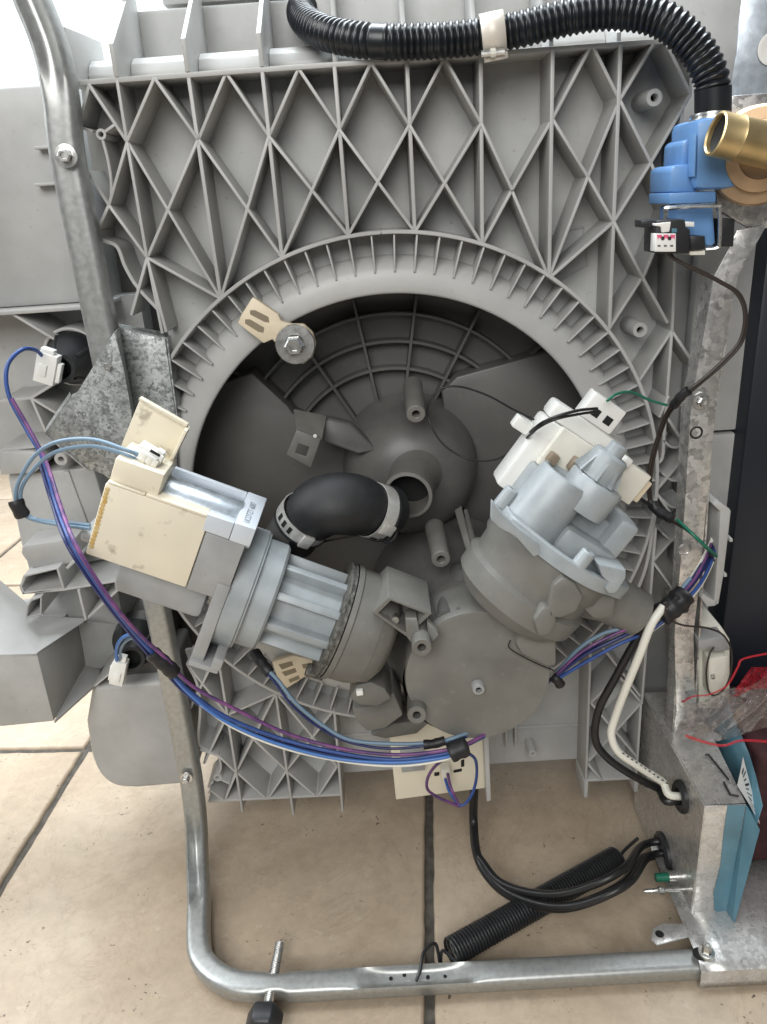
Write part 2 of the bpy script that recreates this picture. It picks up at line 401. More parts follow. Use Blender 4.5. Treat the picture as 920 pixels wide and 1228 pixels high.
def rib(a, b, t=.0024, y1=YB, name='rib', y0=0.0, m='rib'):
    _ri[0] += 1; dy = y0 - .00012 * (_ri[0] % 19)
    a = V(a); b = V(b); d = b - a; d.y = 0
    w = V((d.z, 0, -d.x)).normalized()
    vs = []
    for p in (a, b):
        for s in (-1, 1):
            for (yy, tt) in ((dy, t * .46), (y1, t * .62)):
                vs.append(V((p.x, yy, p.z)) + w * (s * tt))
    mb = MB(); mb.add(vs, [(0, 1, 3, 2), (4, 6, 7, 5), (0, 4, 5, 1), (2, 3, 7, 6), (0, 2, 6, 4), (1, 5, 7, 3)])
    return mb.build(name, M[m], tub, bevel=.00035, seg=2, smooth=40)
def ribs_px(*segs, **k):
    for s in segs:
        for q0, q1 in zip(s, s[1:]): rib(P(*q0, 0), P(*q1, 0), **k)
def arc_rib(r, a0, a1, t=.0026, y0=0.0, y1=YB, name='arc_rib', m='rib', n=None):
    n = n or max(6, int((a1 - a0) / math.radians(2.5)))
    mb = MB(); rings = []
    for k in range(n + 1):
        a = a0 + (a1 - a0) * k / n
        rings.append([circ(r - t / 2, a, y0), circ(r + t / 2, a, y0), circ(r + t * .62, a, y1), circ(r - t * .62, a, y1)])
    mb.loft(rings, caps=True)
    return mb.build(name, M[m], tub, bevel=.0005, seg=1, smooth=40)
def arc_px(pts, t=.0026, name='curved_rib', y0=0.0, y1=YB):   # curved rib along pixel polyline
    c = smooth_path([P(*q, 0) for q in pts], 6); rings = []
    for i, p in enumerate(c):
        d = c[min(i + 1, len(c) - 1)] - c[max(i - 1, 0)]; w = V((d.z, 0, -d.x)).normalized()
        rings.append([p + w * (t / 2) + V((0, y0, 0)), p - w * (t / 2) + V((0, y0, 0)), p - w * (t * .75) + V((0, y1, 0)), p + w * (t * .75) + V((0, y1, 0))])
    mb = MB(); mb.loft(rings, caps=True); return mb.build(name, M['rib'], tub, bevel=.0005, seg=1)
# --- frame ribs
rib((XL, 0, TOP), (XR, 0, TOP), .0034, y1=.075, name='top_flange', y0=-.001)
rib(P(250, 961, 0), P(411, 953, 0), .003, name='bottom_flange')
rib(P(703, 936, 0), P(763, 933, 0), .003, name='bottom_flange')
rib(P(411, 906, 0) + V((0, .03, 0)), P(703, 893, 0) + V((0, .03, 0)), .003, name='bottom_flange', y0=.03, y1=.08)
# --- verticals of the upper lattice
ring_nodes = [(265, 358.4), (338.3, 308.9), (417.6, 282.4), (497.6, 278.3), (578.3, 293.9), (658.4, 333), (730.4, 394.6)]
tops = [(226, 90.4), (314.5, 84.5), (401, 78), (488, 72), (576.5, 66), (662.6, 59.8), (744, 54.6)]
row1 = [(238, 167), (322.6, 163.5), (407, 155.5), (491, 150), (577, 148), (662.6, 142.6), (743, 120)]
ribs_px([(141, 96), (177, 309), (195, 400)])
for a, b in zip(tops, ring_nodes): ribs_px([a, b], t=.0029)
ribs_px([(141, 96), (153, 170), (177, 309)])
# --- diagonals: zig-zag under the flange, then crossing to the ring
apex = [(107, 101), (186, 94), (271, 87), (358, 82), (445, 75), (533, 69)]
r1 = [(153, 170)] + row1
rn = [(177, 309)] + ring_nodes
for k, ap in enumerate(apex):
    if k > 0: ribs_px([ap, r1[k - 1]])
    ribs_px([ap, r1[k]])
for k in range(5):
    ribs_px([r1[k], rn[k + 1]]); ribs_px([r1[k + 1], rn[k]])
# column between the two middle verticals has no zig-zag; right hand columns
ribs_px([(577, 148), (614, 228), (658.4, 333)], [(662.6, 142.6), (614, 228), (578.3, 293.9)])
ribs_px([(708, 57), (662.6, 142.6)], [(712, 57), (743, 120)], [(662.6, 142.6), (705, 212), (735.7, 266)], [(743, 120), (705, 212), (659, 331)],
        [(784, 52), (743, 120)], [(798, 51), (828, 113)], [(743, 120), (780, 195), (804, 252)], [(828, 113), (780, 195), (735.7, 266)],
        [(735.7, 266), (660, 332)], [(735.7, 266), (770.4, 333), (800, 387)], [(804, 252), (770.4, 333), (731, 394)],
        [(806, 397), (766, 458)], [(806, 397), (836, 442)], [(806, 397), (800, 476)], [(830, 52), (828, 113)], [(819, 125), (814, 190), (806, 397)])
# --- left border strip with tripod boss
ribs_px([(107, 103), (95, 150)], [(153, 170), (131, 246), (118, 275)], [(131, 246), (105, 205)], [(177, 309), (131, 246)])
arc_px([(118, 275), (121, 287), (140, 296), (150, 320), (165, 345), (190, 372)])
ribs_px([(177, 309), (158, 378)], [(177, 309), (265, 358)], [(177, 309), (200, 398)])
arc_px([(123, 168), (129, 190), (133, 215), (133, 240)], t=.002)
ribs_px([(95, 152), (112, 158)], [(127, 158), (138, 150)], t=.002)
# --- right border below
ribs_px([(801, 474), (790, 500)], [(785.8, 632), (769, 843), (763, 935)], [(744, 655), (709, 764), (703, 936)][1:],
        [(786, 590), (823, 546)], [(800, 500), (822, 535)], [(788, 592), (822, 640)], [(784, 672), (823, 628)], [(784, 675), (815, 718)])
arc_px([(790, 556), (795, 548), (797, 520), (800, 480)])
for yy in (528, 568, 600, 640):
    arc_px([(795, yy), (808, yy + 9), (824, yy + 4)], t=.002)
arc_px([(786, 616), (772, 690), (740, 745), (668, 815)], t=.003)
ribs_px([(709, 790), (734, 775)], [(722, 775), (767.6, 834.6)], [(709, 842), (747, 803)], [(709, 843), (763, 906.5)], [(769, 842), (706, 912)], [(706, 917), (722, 935)], [(769, 842), (740, 808)])
ribs_px([(703, 936), (702, 955)], [(763, 933), (762, 948)], t=.004)
# --- lower left lattice
ribs_px([(331, 831.5), (352, 976)], [(401, 851), (411, 972)], [(262, 786), (291, 972)], [(331, 831.5), (283.7, 925.8)], [(331, 831.5), (404, 919)],
        [(273, 857), (343.6, 924.3)], [(401, 851), (343.6, 924.3)], [(283.7, 925.8), (270, 959)], [(283.7, 925.8), (318.7, 957)], [(343.6, 924.3), (322, 957)],
        [(343.6, 924.3), (379.5, 955)], [(404, 919), (381, 955)], [(331, 831.5), (273, 857)], [(273, 857), (245, 915)], [(273, 857), (228, 800)], [(255, 795), (228, 850)],
        [(283.7, 925.8), (262, 905)], [(262, 905), (240, 898)], [(252, 946), (268, 958)])
arc_px([(224, 796), (236, 820), (240, 850), (238, 890), (248, 900), (262, 906)])
arc_px([(262, 905), (265, 920), (262, 930)], t=.002)
ribs_px([(266, 934), (276, 939)], [(256, 936), (250, 943)], t=.002)
for a, b in (((661, 282), (700, 272)), ((700, 272), (705, 318)), ((705, 318), (666, 340)), ((661, 282), (664, 318))):
    pa, pb = P(*a, YB - .0004), P(*b, YB - .0004); mb = MB(); mb.tube([pa, pb], .0006, 6); mb.build('mould_line', M['tub'], tub)
# --- bosses
def boss(q, r0, r1, length, y0=0.0, name='screw_boss', par=tub, m='rib', hole=None):
    p = P(*q, y0); R = px(r0, p); H = px(hole or r0 * .45, p); B = px(r1, p)
    mb = MB(); mb.lathe(p, (0, 1, 0), [(H, .012), (H, .0004), (H * 1.1, 0), (R * .94, 0), (R, .0006), (B, length)], 24)
    o = mb.build(name, M[m], par)
    hb = MB(); hb.lathe(p + V((0, .010, 0)), (0, -1, 0), [(0, 0), (H * 1.02, 0)], 16)
    hb.build('hole', M['dark_hole'], o); return o
boss((785, 117), 10, 11, YB); boss((768, 396), 9, 10, YB); boss((121, 161), 6.5, 7, YB); boss((261, 933), 5.5, 6, YB); boss((639, 904), 5, 5.5, .03, y0=.012)
ribs_px([(611, 880), (611, 912)], [(623, 880), (623, 912)], t=.002, y0=.02)
# --- ring: outer arc, spokes, rim, dish
mb = MB(); mb.lathe(RC, (0, -1, 0), [(.2155, -.0225), (.190, -.0215)], 120); mb.build('channel_floor', M['tub'], tub, smooth=60)
arc_rib(.216, 0, 2 * math.pi * .9999, .0028, y0=-.0026)
for k in range(80):
    a = math.radians(4.5 * k - 20.0)
    rib(circ(.2165, a), circ(.188, a), .0015, y1=.024, name='spoke_rib')
mb = MB(); mb.lathe(RC, (0, -1, 0), [(.1995, -.024), (.1985, -.018), (.196, -.009), (.193, -.0045), (.189, -.0018), (.184, -.0004), (.178, .0004), (.1742, .0004), (.1726, -.0002), (.172, -.0015), (.1722, -.005), (.184, -.008), (.1865, -.03), (.1865, -.085)], 144)
mb.build('ring_rim', M['rib'], tub, smooth=60)
YD = .085
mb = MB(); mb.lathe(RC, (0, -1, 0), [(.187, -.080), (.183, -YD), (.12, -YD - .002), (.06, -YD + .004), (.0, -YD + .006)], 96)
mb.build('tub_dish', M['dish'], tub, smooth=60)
for r in (.1475, .124, .1005): arc_rib(r, math.radians(-62), math.radians(62), .0028, y0=YD - .013, y1=YD + .01, m='dish', name='dish_arc_rib')
for d in (-52, -30, -9.5, 9.5, 29, 50):
    a = math.radians(d); rib(circ(.184, a), circ(.06, a), .0026, y0=YD - .013, y1=YD + .008, m='dish', name='dish_rib')
def slab(name, pts, y0, y1, m, par=tub, bevel=.002, front=None):
    mb = MB(); mb.prism([P(*q, y0) for q in pts], V((0, y1 - y0, 0))); return mb.build(name, M[m], par, bevel=bevel)
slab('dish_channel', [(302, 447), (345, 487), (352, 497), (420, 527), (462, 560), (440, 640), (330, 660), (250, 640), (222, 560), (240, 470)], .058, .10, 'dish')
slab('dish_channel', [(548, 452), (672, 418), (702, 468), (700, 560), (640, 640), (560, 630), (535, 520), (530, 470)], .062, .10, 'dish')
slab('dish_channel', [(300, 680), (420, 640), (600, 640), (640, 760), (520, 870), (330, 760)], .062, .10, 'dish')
# --- top wall with fins
mb = MB(); mb.box(-.178, .30, .078, .10, .69, .742); mb.build('upper_wall', M['tub'], tub, bevel=.003)
mb = MB(); mb.box(-.150, .30, .086, .11, .745, .768); mb.build('upper_wall', M['tub'], tub, bevel=.003)
xs = [-.1688, -.1202, -.0694, -.0199, .0294, .0792, .1279, .1738, .222]
def fin(x, pts, t=.0032):
    mb = MB(); mb.prism([V((x - t / 2, y, z)) for y, z in pts], (t, 0, 0)); mb.build('fin', M['rib'], tub, bevel=.0006)
fin(-.1995, [(0, TOP), (.0, .7195), (.078, .7235), (.078, .688)])
for k, x in enumerate(xs[:8]):
    if k < 3: fin(x, [(-.0015, TOP + .0018), (-.0015, .7075), (.05, .742), (.05, .80), (.080, .80), (.080, .690)])
    else: fin(x, [(.004, TOP + .0018), (.004, .694), (.03, .7), (.05, .742), (.05, .78), (.080, .78), (.080, .690)])
bounds = [-.1995] + xs[:8] + [.222]
for a, b in zip(bounds, bounds[1:]):
    mb = MB(); prof = [(.030, .6875), (.030, .694), (.034, .7005), (.042, .705), (.052, .7065), (.079, .7065), (.079, .6875)]
    mb.prism([V((a + .0017, y, z)) for y, z in prof], (b - a - .0034, 0, 0)); mb.build('fillet_step', M['rib'], tub, bevel=.0008)

# --- left flank of the tub
mb = MB()
zt, zb = P(0, 80, .05).z, P(50, 366, .05).z
prof = [(.052, zb), (.050, zb + .006), (.050, zt - .03), (.053, zt - .014), (.062, zt - .004), (.078, zt), (.16, zt + .003), (.16, zb)]
mb.prism([V((-.52, y, z)) for y, z in prof], (.52 - .228, 0, 0)); mb.build('side_wall', M['tub'], tub, bevel=.001, smooth=40)
mb = MB(); mb.box(-.52, -.222, .036, .16, zb - .0045, zb - .0005); mb.build('side_ledge', M['rib'], tub, bevel=.001)
for yy in (178, 222):
    a, b = P(45, yy, .046), P(76, yy - 2, .046)
    mb = MB(); mb.box(a.x, b.x, .040, .051, a.z - .001, a.z + .001); mb.build('side_rib', M['rib'], tub, bevel=.0004)
# recess behind the sensor
mb = MB(); mb.box(-.50, -.206, .085, .12, P(50, 560, .085).z, zb); mb.build('side_recess', M['tub'], tub)
def srib(q0, q1, y0, y1, t=.0024, name='side_rib'):
    rib(P(*q0, y0), P(*q1, y0), t, y1=y1, name=name, y0=y0)
for a, b in (((8, 372), (68, 408)), ((0, 481), (38, 477)), ((38, 477), (57, 520)), ((38, 477), (70, 496)), ((38, 477), (62, 462)), ((0, 540), (62, 533)), ((56, 520), (104, 561))):
    srib(a, b, .04, .088)
mb = MB(); c = P(86, 428, .05); mb.lathe(c, (0, 1, 0), [(px(31, c), .036), (px(31, c), 0), (px(35, c), 0), (px(35, c), .036)], 40); mb.build('sensor_collar', M['tub'], tub, bevel=.0008)
slab('side_plate', [(0, 541), (40, 541), (52, 549), (50, 560), (40, 568), (0, 570)], .035, .085, 'tub')
boss((73, 551), 8, 9, .05, y0=.035, hole=3.5)
slab('side_plate', [(8, 569), (112, 560), (136, 640), (134, 670), (36, 690), (24, 650)], .045, .12, 'tub', bevel=.003)
slab('raised_plate', [(50, 571), (56, 569), (76, 632), (70, 633)], .0425, .05, 'rib', bevel=.001)
slab('raised_plate', [(76, 566), (82, 565), (106, 630), (100, 632)], .0425, .05, 'rib', bevel=.001)
slab('side_step', [(26, 655), (90, 645), (97, 668), (88, 676), (38, 682), (25, 664)], .012, .11, 'tub', bevel=.002)
# little open pockets
def pocket(pts, y0, y1, t=1.6):
    mb = MB(); q = [P(*p, y0) for p in pts]; c = sum(q, V()) / len(q); n = len(q)
    w = px(t * 2.2, c)
    inn = [p + (c - p).normalized() * w for p in q]; dy = V((0, y1 - y0, 0))
    mb.loft([q, inn, [p + dy for p in inn]], caps=False); mb.loft([q, [p + dy for p in q]], caps=False)
    mb.add([p + dy * .95 for p in inn], [list(range(n))]); return mb.build('pocket', M['tub'], tub, bevel=.0006)
pocket([(28, 690), (70, 681), (78, 706), (60, 709), (27, 713), (23, 704)], 0, .06)
pocket([(31, 726), (37, 718), (50, 715), (50, 738), (31, 742)], -.005, .05)
slab('side_shelf', [(26, 710), (76, 706), (142, 696), (142, 698), (76, 709), (27, 713)], .0, .09, 'rib', bevel=.0006)
slab('side_recess', [(40, 712), (140, 696), (150, 760), (92, 752), (60, 760)], .05, .11, 'tub')
ribs_px([(95, 706), (104, 742)], [(104, 742), (142, 707)], [(80, 682), (95, 668)], y1=.06)
# wedge shaped chute
Yc = -.045
A, B, C2, D = P(0, 786, Yc), P(44, 783.5, Yc), P(64.6, 865, Yc), P(5, 871, Yc)
A0 = A + V((-.06, 0, .003)); D0 = D + V((-.065, 0, 0))
mb = MB(); mb.prism([A0, A, B, C2, D, D0], V((0, .0028, 0))); mb.build('chute_front', M['tub'], tub, bevel=.001)
E1, E2 = P(93, 746, .035), P(103, 798, .035)
mb = MB(); mb.prism([B, E1, E2, C2], V((-.0028, .0015, 0))); mb.build('chute_cheek', M['tub'], tub, bevel=.0006)
G1, G2 = P(143, 749, .05), P(134, 806, .05)
mb = MB(); mb.prism([E1, G1, G2, E2], V((0, .003, 0))); mb.build('chute_back', M['tub'], tub, bevel=.0006)
mb = MB(); mb.prism([C2, E2, G2, P(111, 823, .0)], V((0, .0, -.0028))); mb.build('chute_floor', M['tub'], tub, bevel=.0006)
mb = MB(); mb.prism([A0, B, E1, P(104, 742, .03), P(50, 738, .04), A0 + V((0, .11, .035))], V((0, 0, -.003))); mb.build('chute_top', M['tub'], tub, bevel=.0006)
slab('chute_outer', [(-60, 800), (40, 790), (60, 862), (-60, 872)], -.03, .09, 'tub')
slab('chute_back', [(46, 784), (93, 746), (146, 748), (142, 812), (112, 823), (68, 864)], .054, .09, 'tub', bevel=.0006)
# salt container at the lower left
Yk = .004
def rr(pts): return [P(*q, Yk) for q in pts]
outl = [(110, 824), (198, 817), (214, 880), (233, 940), (165, 946), (140, 944), (122, 932), (110, 908), (103, 866)]
mb = MB(); q = rr(outl[:4]) + smooth_path(rr(outl[4:] ), 6); mb.prism(q, V((0, .10, 0))); mb.build('container_wall', M['tub'], tub, bevel=.005, seg=3, smooth=50)
slab('container_mouth', [(104, 822), (150, 800), (196, 790), (200, 815), (113, 822)], .02, .06, 'dish', bevel=.001)
slab('side_recess', [(134, 735), (205, 735), (205, 800), (130, 812)], .07, .12, 'dish', bevel=.001)
ribs_px([(113, 823), (134, 806), (140, 795)], t=.002, y0=.0, y1=.05)
# right hand flank of the tub
mb = MB(); mb.box(.224, .36, .055, .15, .06, .80); mb.build('side_wall', M['tub'], tub, bevel=.002)
mb = MB(); mb.box(.255, .330, .04, .054, .395, .60); mb.build('side_plate', M['tub'], tub, bevel=.002)
mb = MB(); mb.box(.255, .330, .04, .054, .27, .392); mb.build('side_plate', M['tub'], tub, bevel=.002)

# ================================================================== STEEL FRAME
def bolt(par, p, d, r, h=.003, hexr=None, washer=True, name='bolt', m='zinc'):
    d = V(d).normalized(); mb = MB(); pos = V(p)
    if washer: mb.lathe(pos, d, [(0, 0), (r * 1.0, 0), (r * 1.0, h * .35), (r * .6, h * .4)], 28)
    hr = hexr or r * .62
    mb.lathe(pos + d * (h * .38), d, [(hr, 0), (hr, h * .8), (hr * .82, h), (hr * .5, h), (hr * .42, h * .75), (0, h * .75)], 6)
    return mb.build(name, M[m], par, smooth=30)
frame = thing('steel_tube_frame', (-.2, -.08, 0), 'bent steel tube frame rail running down the left side and along the floor', 'frame')
pts = [P(8, -70, -.008), P(39, 0, -.01), P(62, 60, -.012), P(74, 120, -.012), P(85, 188, -.012), P(105, 318, -.012), P(126, 420, -.012), P(166, 600, -.012), P(199, 752, -.012), P(229, 905, -.012)]
pts[4:] = [V((-.2085, -.012, p.z)) for p in pts[4:]]
low = [V((-.2085, -.016, .085)), V((-.208, -.026, .055)), V((-.206, -.048, .030)), V((-.200, -.080, .0155)), V((-.194, -.112, .0135)), V((-.186, -.136, .013)), V((-.168, -.154, .013)), V((-.145, -.163, .013)), V((-.11, -.1655, .013))]
path = smooth_path(pts + low, 8)
barp = [V((-.1095 + .333 * k / 70, -.1655, .0128)) for k in range(71)]
mb = MB(); rings = []; up = V((0, -1, 0)); n_ = 40
path = path[:-1] + barp
def bell(x, c, w): return math.exp(-((x - c) / w) ** 4)
for i, p in enumerate(path):
    t_ = (path[min(i + 1, len(path) - 1)] - path[max(i - 1, 0)]).normalized(); up = (up - t_ * up.dot(t_)).normalized(); w_ = t_.cross(up)
    g = bell(p.z, .725, .040) * .62 + bell(p.y, -.052, .030) * .95 * (p.x < -.15)
    fl_b = 0
    if p.y < -.16 and p.x > -.1: g = 0; fl_b = bell(p.x, -.006, .042)
    nb = bell(p.x, -.119, .008) if p.y < -.15 else 0
    ring = []
    for k in range(n_):
        a = 2 * math.pi * k / n_; ca, sa = math.cos(a), math.sin(a); m_ = (abs(ca) ** 4 + abs(sa) ** 4) ** (-1 / 4)
        xx, yy = ca * m_ * (.0112 if p.z > .3 else .0098), sa * m_ * .0092
        if yy > 0: yy *= 1 - g * max(0, 1 - (xx / .0068) ** 2) - .75 * fl_b * max(0, 1 - (xx / .0078) ** 6)
        xx *= 1 - .22 * nb
        ring.append(p + w_ * xx + up * yy)
    rings.append(ring)
mb.loft(rings); cross = mb.build('bent_tube', M['steel'], frame, smooth=40)
for x in (-.038, -.026, -.015, .004, .018, .026):
    hb = MB(); hb.lathe(V((x, -.1655 + random.uniform(-.003, .003), .0148)), (0, 0, 1), [(0, .0012), (.0016, .0012), (.0016, 0)], 10); hb.build('slot_hole', M['dark_hole'], cross)
bolt(frame, P(80, 187, -.0245), (0, -1, 0), .0075, .005)
bolt(frame, V((-.2085, -.0245, P(232, 931, -.024).z)), (0, -1, 0), .0058, .005)
bolt(frame, P(129, 439, -.033), (0, -1, 0), .005, .002, washer=False)
# levelling foot
foot = thing('levelling_foot', (-.1235, -.165, .0), 'threaded steel levelling bolt with black hexagonal foot through the floor bar', 'levelling foot')
mb = MB(); prof = []
y = 0.0
for k in range(34):
    prof += [(.0040, y), (.0034, y + .0009)]; y += .0018
mb.lathe(V((-.1205, -.128, .0155)), (-.06, -1, .02), [(0, -.0005), (.003, -.0004)] + prof + [(0, y)], 16); mb.build('threaded_bolt', M['zinc'], foot, smooth=20)
mb = MB(); mb.lathe(V((-.1243, -.186, .0165)), (-.06, -1, .02), [(.0, 0), (.012, 0), (.0145, .003), (.0145, .014), (.012, .018), (.0, .018)], 6); mb.build('hex_foot', M['black'], foot, bevel=.0012)

# ---- gusset bracket on the left rail
gus = thing('gusset_bracket', P(120, 560, -.03), 'mottled galvanised gusset plate bolted across the left steel rail', 'bracket')
mb = MB(); q = [(137, 398), (148, 440), (158, 495), (160, 560), (150, 590), (124, 569), (104, 561), (80, 541), (54, 520), (85, 474), (93, 470), (119, 428)]
mb.prism([P(*p, -.030) for p in q], (0, .0014, 0)); mb.build('front_plate', M['galv'], gus, bevel=.0004)
mb = MB(); mb.prism([P(141, 391, -.004), P(198, 405, -.004), P(211, 500, -.004), P(214, 600, -.004), P(160, 600, -.004), P(153, 470, -.004)], (0, .0014, 0)); mb.build('rear_plate', M['galv'], gus, bevel=.0004)
mb = MB(); mb.prism([P(137, 398, -.0295), P(160, 560, -.0295), P(166, 560, -.003), P(142, 392, -.003)], (.0012, 0, 0)); mb.build('fold', M['galv'], gus)
mb = MB(); mb.prism([P(141, 391, -.0045), P(199, 405, -.0045), P(196, 398, .012), P(143, 388, .012)], (0, 0, -.0012)); mb.build('top_lip', M['galv'], gus)
mb = MB(); mb.prism([P(199, 405, -.0045), P(212, 505, -.0045), P(219, 490, .012), P(203, 402, .012)], (.0012, 0, 0)); mb.build('side_lip', M['galv'], gus)
mb = MB(); mb.prism([P(85, 473, -.0305), P(54, 519, -.0305), P(56, 511, -.012), P(84, 470, -.012)], (0, 0, -.0012)); mb.build('side_lip', M['galv'], gus)
mb = MB(); mb.prism([P(54, 520, -.0305), P(104, 561, -.0305), P(106, 553, -.014), P(58, 516, -.014)], (0, 0, -.0012)); mb.build('bottom_lip', M['galv'], gus)

# ---- right rail: galvanised channel
rail = thing('galvanised_rail', P(820, 850, -.04), 'upright galvanised steel channel rail at the right of the tub', 'rail')
YR = -.045
Lq = [(884, 276), (873, 300), (857, 330), (848, 380), (837, 440), (828, 496), (821, 613), (815, 690), (809, 760), (811, 850), (806, 905)]
Rq = [(920, 270), (903, 300), (886, 330), (875, 380), (864, 440), (857, 509), (847, 613), (840, 690), (832, 760), (834, 850), (832, 905)]
mb = MB(); gl = [P(*q, YR) for q in Lq]; gr = [P(*q, YR) for q in Rq]
mb.prism(gl + gr[::-1], (0, .0016, 0)); mb.build('web', M['galv2'], rail, bevel=.0005)
for e, s in ((gl, .0014), (gr, -.0014)):
    for a, b in [(e[2], e[5]), (e[5], e[-1])]:
        mb = MB(); mb.prism([a + V((0, .0017, 0)), b + V((0, .0017, 0)), b + V((0, .019, 0)), a + V((0, .019, 0))], (s, 0, 0)); mb.build('side_flange', M['galv2'], rail)
bolt(rail, P(840, 480, YR - .0003), (0, -1, 0), .0062, .005)
for q in ((835.5, 519), (821.5, 659)):
    hb = MB(); p = P(*q, YR - .0006); hb.lathe(p, (0, -1, 0), [(0, -.001), (px(5, p), -.001), (px(6.5, p), 0), (px(8, p), -.0004)], 18); hb.build('punched_hole', M['dark_hole'] if q[1] < 600 else M['galv2'], rail)
mb = MB(); p = P(814, 484, YR - .002); mb.tube([P(806, 481, YR - .002), P(812, 484, YR - .003), P(822, 484, YR - .003)], .0022, 8, flat=.5); mb.build('ring_terminal', M['zinc'], rail)

# ---- corner bracket on the floor, lower right
cor = thing('corner_bracket', V((.26, -.13, 0)), 'galvanised corner bracket capping the right end of the floor bar', 'bracket')
mb = MB()
prof = [(-.1795, .004), (-.1805, .012), (-.1795, .0225), (-.174, .0268), (-.13, .0275), (-.05, .0275)]
grid = [[V((x, y, z)) for y, z in prof] for x in (.2185, .24, .27, .36)]
mb.sheet(grid); o = mb.build('cover_plate', M['galv3'], cor, smooth=40)
sm = o.modifiers.new('solid', 'SOLIDIFY'); sm.thickness = .0015; sm.offset = -1
mb = MB(); tabp = [PZ(832, 1122, .027), PZ(788, 1133, .027), PZ(781, 1126, .027), PZ(783, 1113, .027), PZ(795, 1107, .027), PZ(832, 1108, .027)]
mb.prism(tabp, (0, 0, -.0014)); mb.build('ear_tab', M['galv3'], cor, bevel=.0005)
hb = MB(); c = PZ(791, 1120, .0274); hb.lathe(c, (0, 0, 1), [(0, 0), (.0035, 0)], 16); hb.build('hole', M['dark_hole'], cor)
hb = MB(); c = PZ(840, 1144, .0278); hb.lathe(c, (0, 0, 1), [(0, 0), (.006, 0)], 16); hb.build('hole', M['dark_hole'], cor)
bolt(cor, PZ(847, 1144, .0279), (0, 0, 1), .0062, .007)

# ---- junction box
YJ = -.13
jb = thing('junction_box', V((.25, -.09, .028)), 'galvanised junction box with blue protective film peeling off its side', 'junction box')
mb = MB(); q = [P(845, 967, YJ), P(895, 965, YJ), P(871, 1099, YJ), P(827, 1101, YJ)]
mb.prism(q, (0, .0012, 0)); mb.build('front_plate', M['galv3'], jb, bevel=.0006)
mb = MB(); q2 = [P(873, 966, YJ - .0006), P(894, 965.5, YJ - .0006), P(870.5, 1098, YJ - .0006), P(857, 1092, YJ - .0006), P(856, 1070, YJ - .0006), P(864, 1040, YJ - .0006), P(868, 1000, YJ - .0006)]
mb.prism(q2, (0, .0003, 0)); mb.build('blue_film', M['film'], jb)
xl = P(845, 966, YJ).x - .0005
mb = MB(); mb.prism([V((xl, YJ - .001, .003)), V((xl, YJ - .001, .143)), V((xl, .02, .143)), V((xl, .02, .003))], (.0012, 0, 0)); mb.build('side_plate', M['galv3'], jb)
mb = MB(); mb.prism([V((xl + .002, YJ + .002, .142)), V((P(895, 965, YJ).x, YJ + .002, .142)), V((.275, .02, .142)), V((xl + .002, .02, .142))], (0, 0, -.001)); top = mb.build('top_plate', M['galv3'], jb)
fx = P(895, 965, YJ).x
mb = MB(); rows = []
for i in range(9):
    t = i / 8; y = YJ - .004 + .165 * t
    rows.append([V((fx + .001 + .012 * math.sin(t * 2.2) * (k / 6) + .010 * (k / 6) ** 2, y, .0 + (.143 + .05 * t + .004 * math.sin(t * 9)) * (k / 6) + .003 * (1 - k / 6))) for k in range(7)])
mb.sheet(rows); o = mb.build('film_flap', M['film'], jb, smooth=60)
so = o.modifiers.new('solid', 'SOLIDIFY'); so.thickness = .0006
# folded flap in front of the box corner
mb = MB(); mb.prism([P(895, 966, YJ), P(911, 996, YJ - .012), P(876, 1126, YJ - .012), P(869, 1099, YJ)], (.0006, .0006, 0)); mb.build('film_flap', M['film'], jb)
# printed label
lab = [P(884, 945, -.115), P(893, 905, -.085), P(911, 975, -.125), P(909, 992, -.135)]
lab = [P(884, 942, -.118), P(888, 925, -.11), P(891, 908, -.10), P(902, 950, -.115), P(911, 988, -.13), P(899, 965, -.128)]
mb = MB(); mb.prism(lab, (.0004, .0006, 0)); lb = mb.build('printed_label', M['label'], jb)
for k in range(9):
    t = .08 + k * .1; a = lab[1].lerp(lab[5], t) + V((0, -.0008, 0)); b = lab[2].lerp(lab[4], t) + V((0, -.0008, 0)); d = (b - a)
    mb = MB(); w = (lab[4] - lab[2]).normalized() * (.0009 if k % 3 else .0016)
    a2 = a + d * .15; b2 = a + d * (.85 if k % 2 else .6)
    mb.prism([a2, b2, b2 + w, a2 + w], (0, .0002, 0)); mb.build('print_line', M['ink'], lb)
def grommet(c, r, name='grommet'):
    mb = MB(); mb.lathe(c, (-1, 0, 0), [(r * .6, .0), (r * .6, .004), (r, .005), (r * 1.15, .003), (r * 1.15, 0)], 24); o = mb.build(name, M['black'], jb)
    mb = MB(); mb.lathe(c + V((-.001, 0, 0)), (-1, 0, 0), [(0, 0), (r * .62, 0)], 20); mb.build('opening', M['dark_hole'], o); return o
def on_side(x, y):                       # pixel -> point on the box's left side plate
    r = _dir((x - 460) / FPX, -(y - 614) / FPX); return CAM + r * ((xl - CAM.x) / r.x)
g1 = on_side(819, 955); g2 = on_side(797, 1024)
grommet(g1, .012); grommet(g2, .017)
c = on_side(812, 1051); mb = MB(); mb.tube([c + V((-.019, 0, 0)), c + V((-.008, 0, 0))], .0038, 12); mb.build('green_ground_screw', M['w_green'], jb)
mb = MB(); mb.tube([c + V((-.008, 0, 0)), c + V((0, 0, 0))], .0052, 12); mb.build('ground_nut', M['zinc'], jb)
c = on_side(822, 1066); mb = MB(); mb.tube([c + V((-.036, 0, 0)), c + V((-.034, 0, 0)), c + V((-.024, 0, 0)), c + V((-.023, 0, 0)), c + V((-.019, 0, 0)), c + V((-.018, 0, 0)), c], [.0008, .0018, .0022, .0034, .0034, .0022, .0022], 12); mb.build('rivet_pin', M['zinc'], jb)
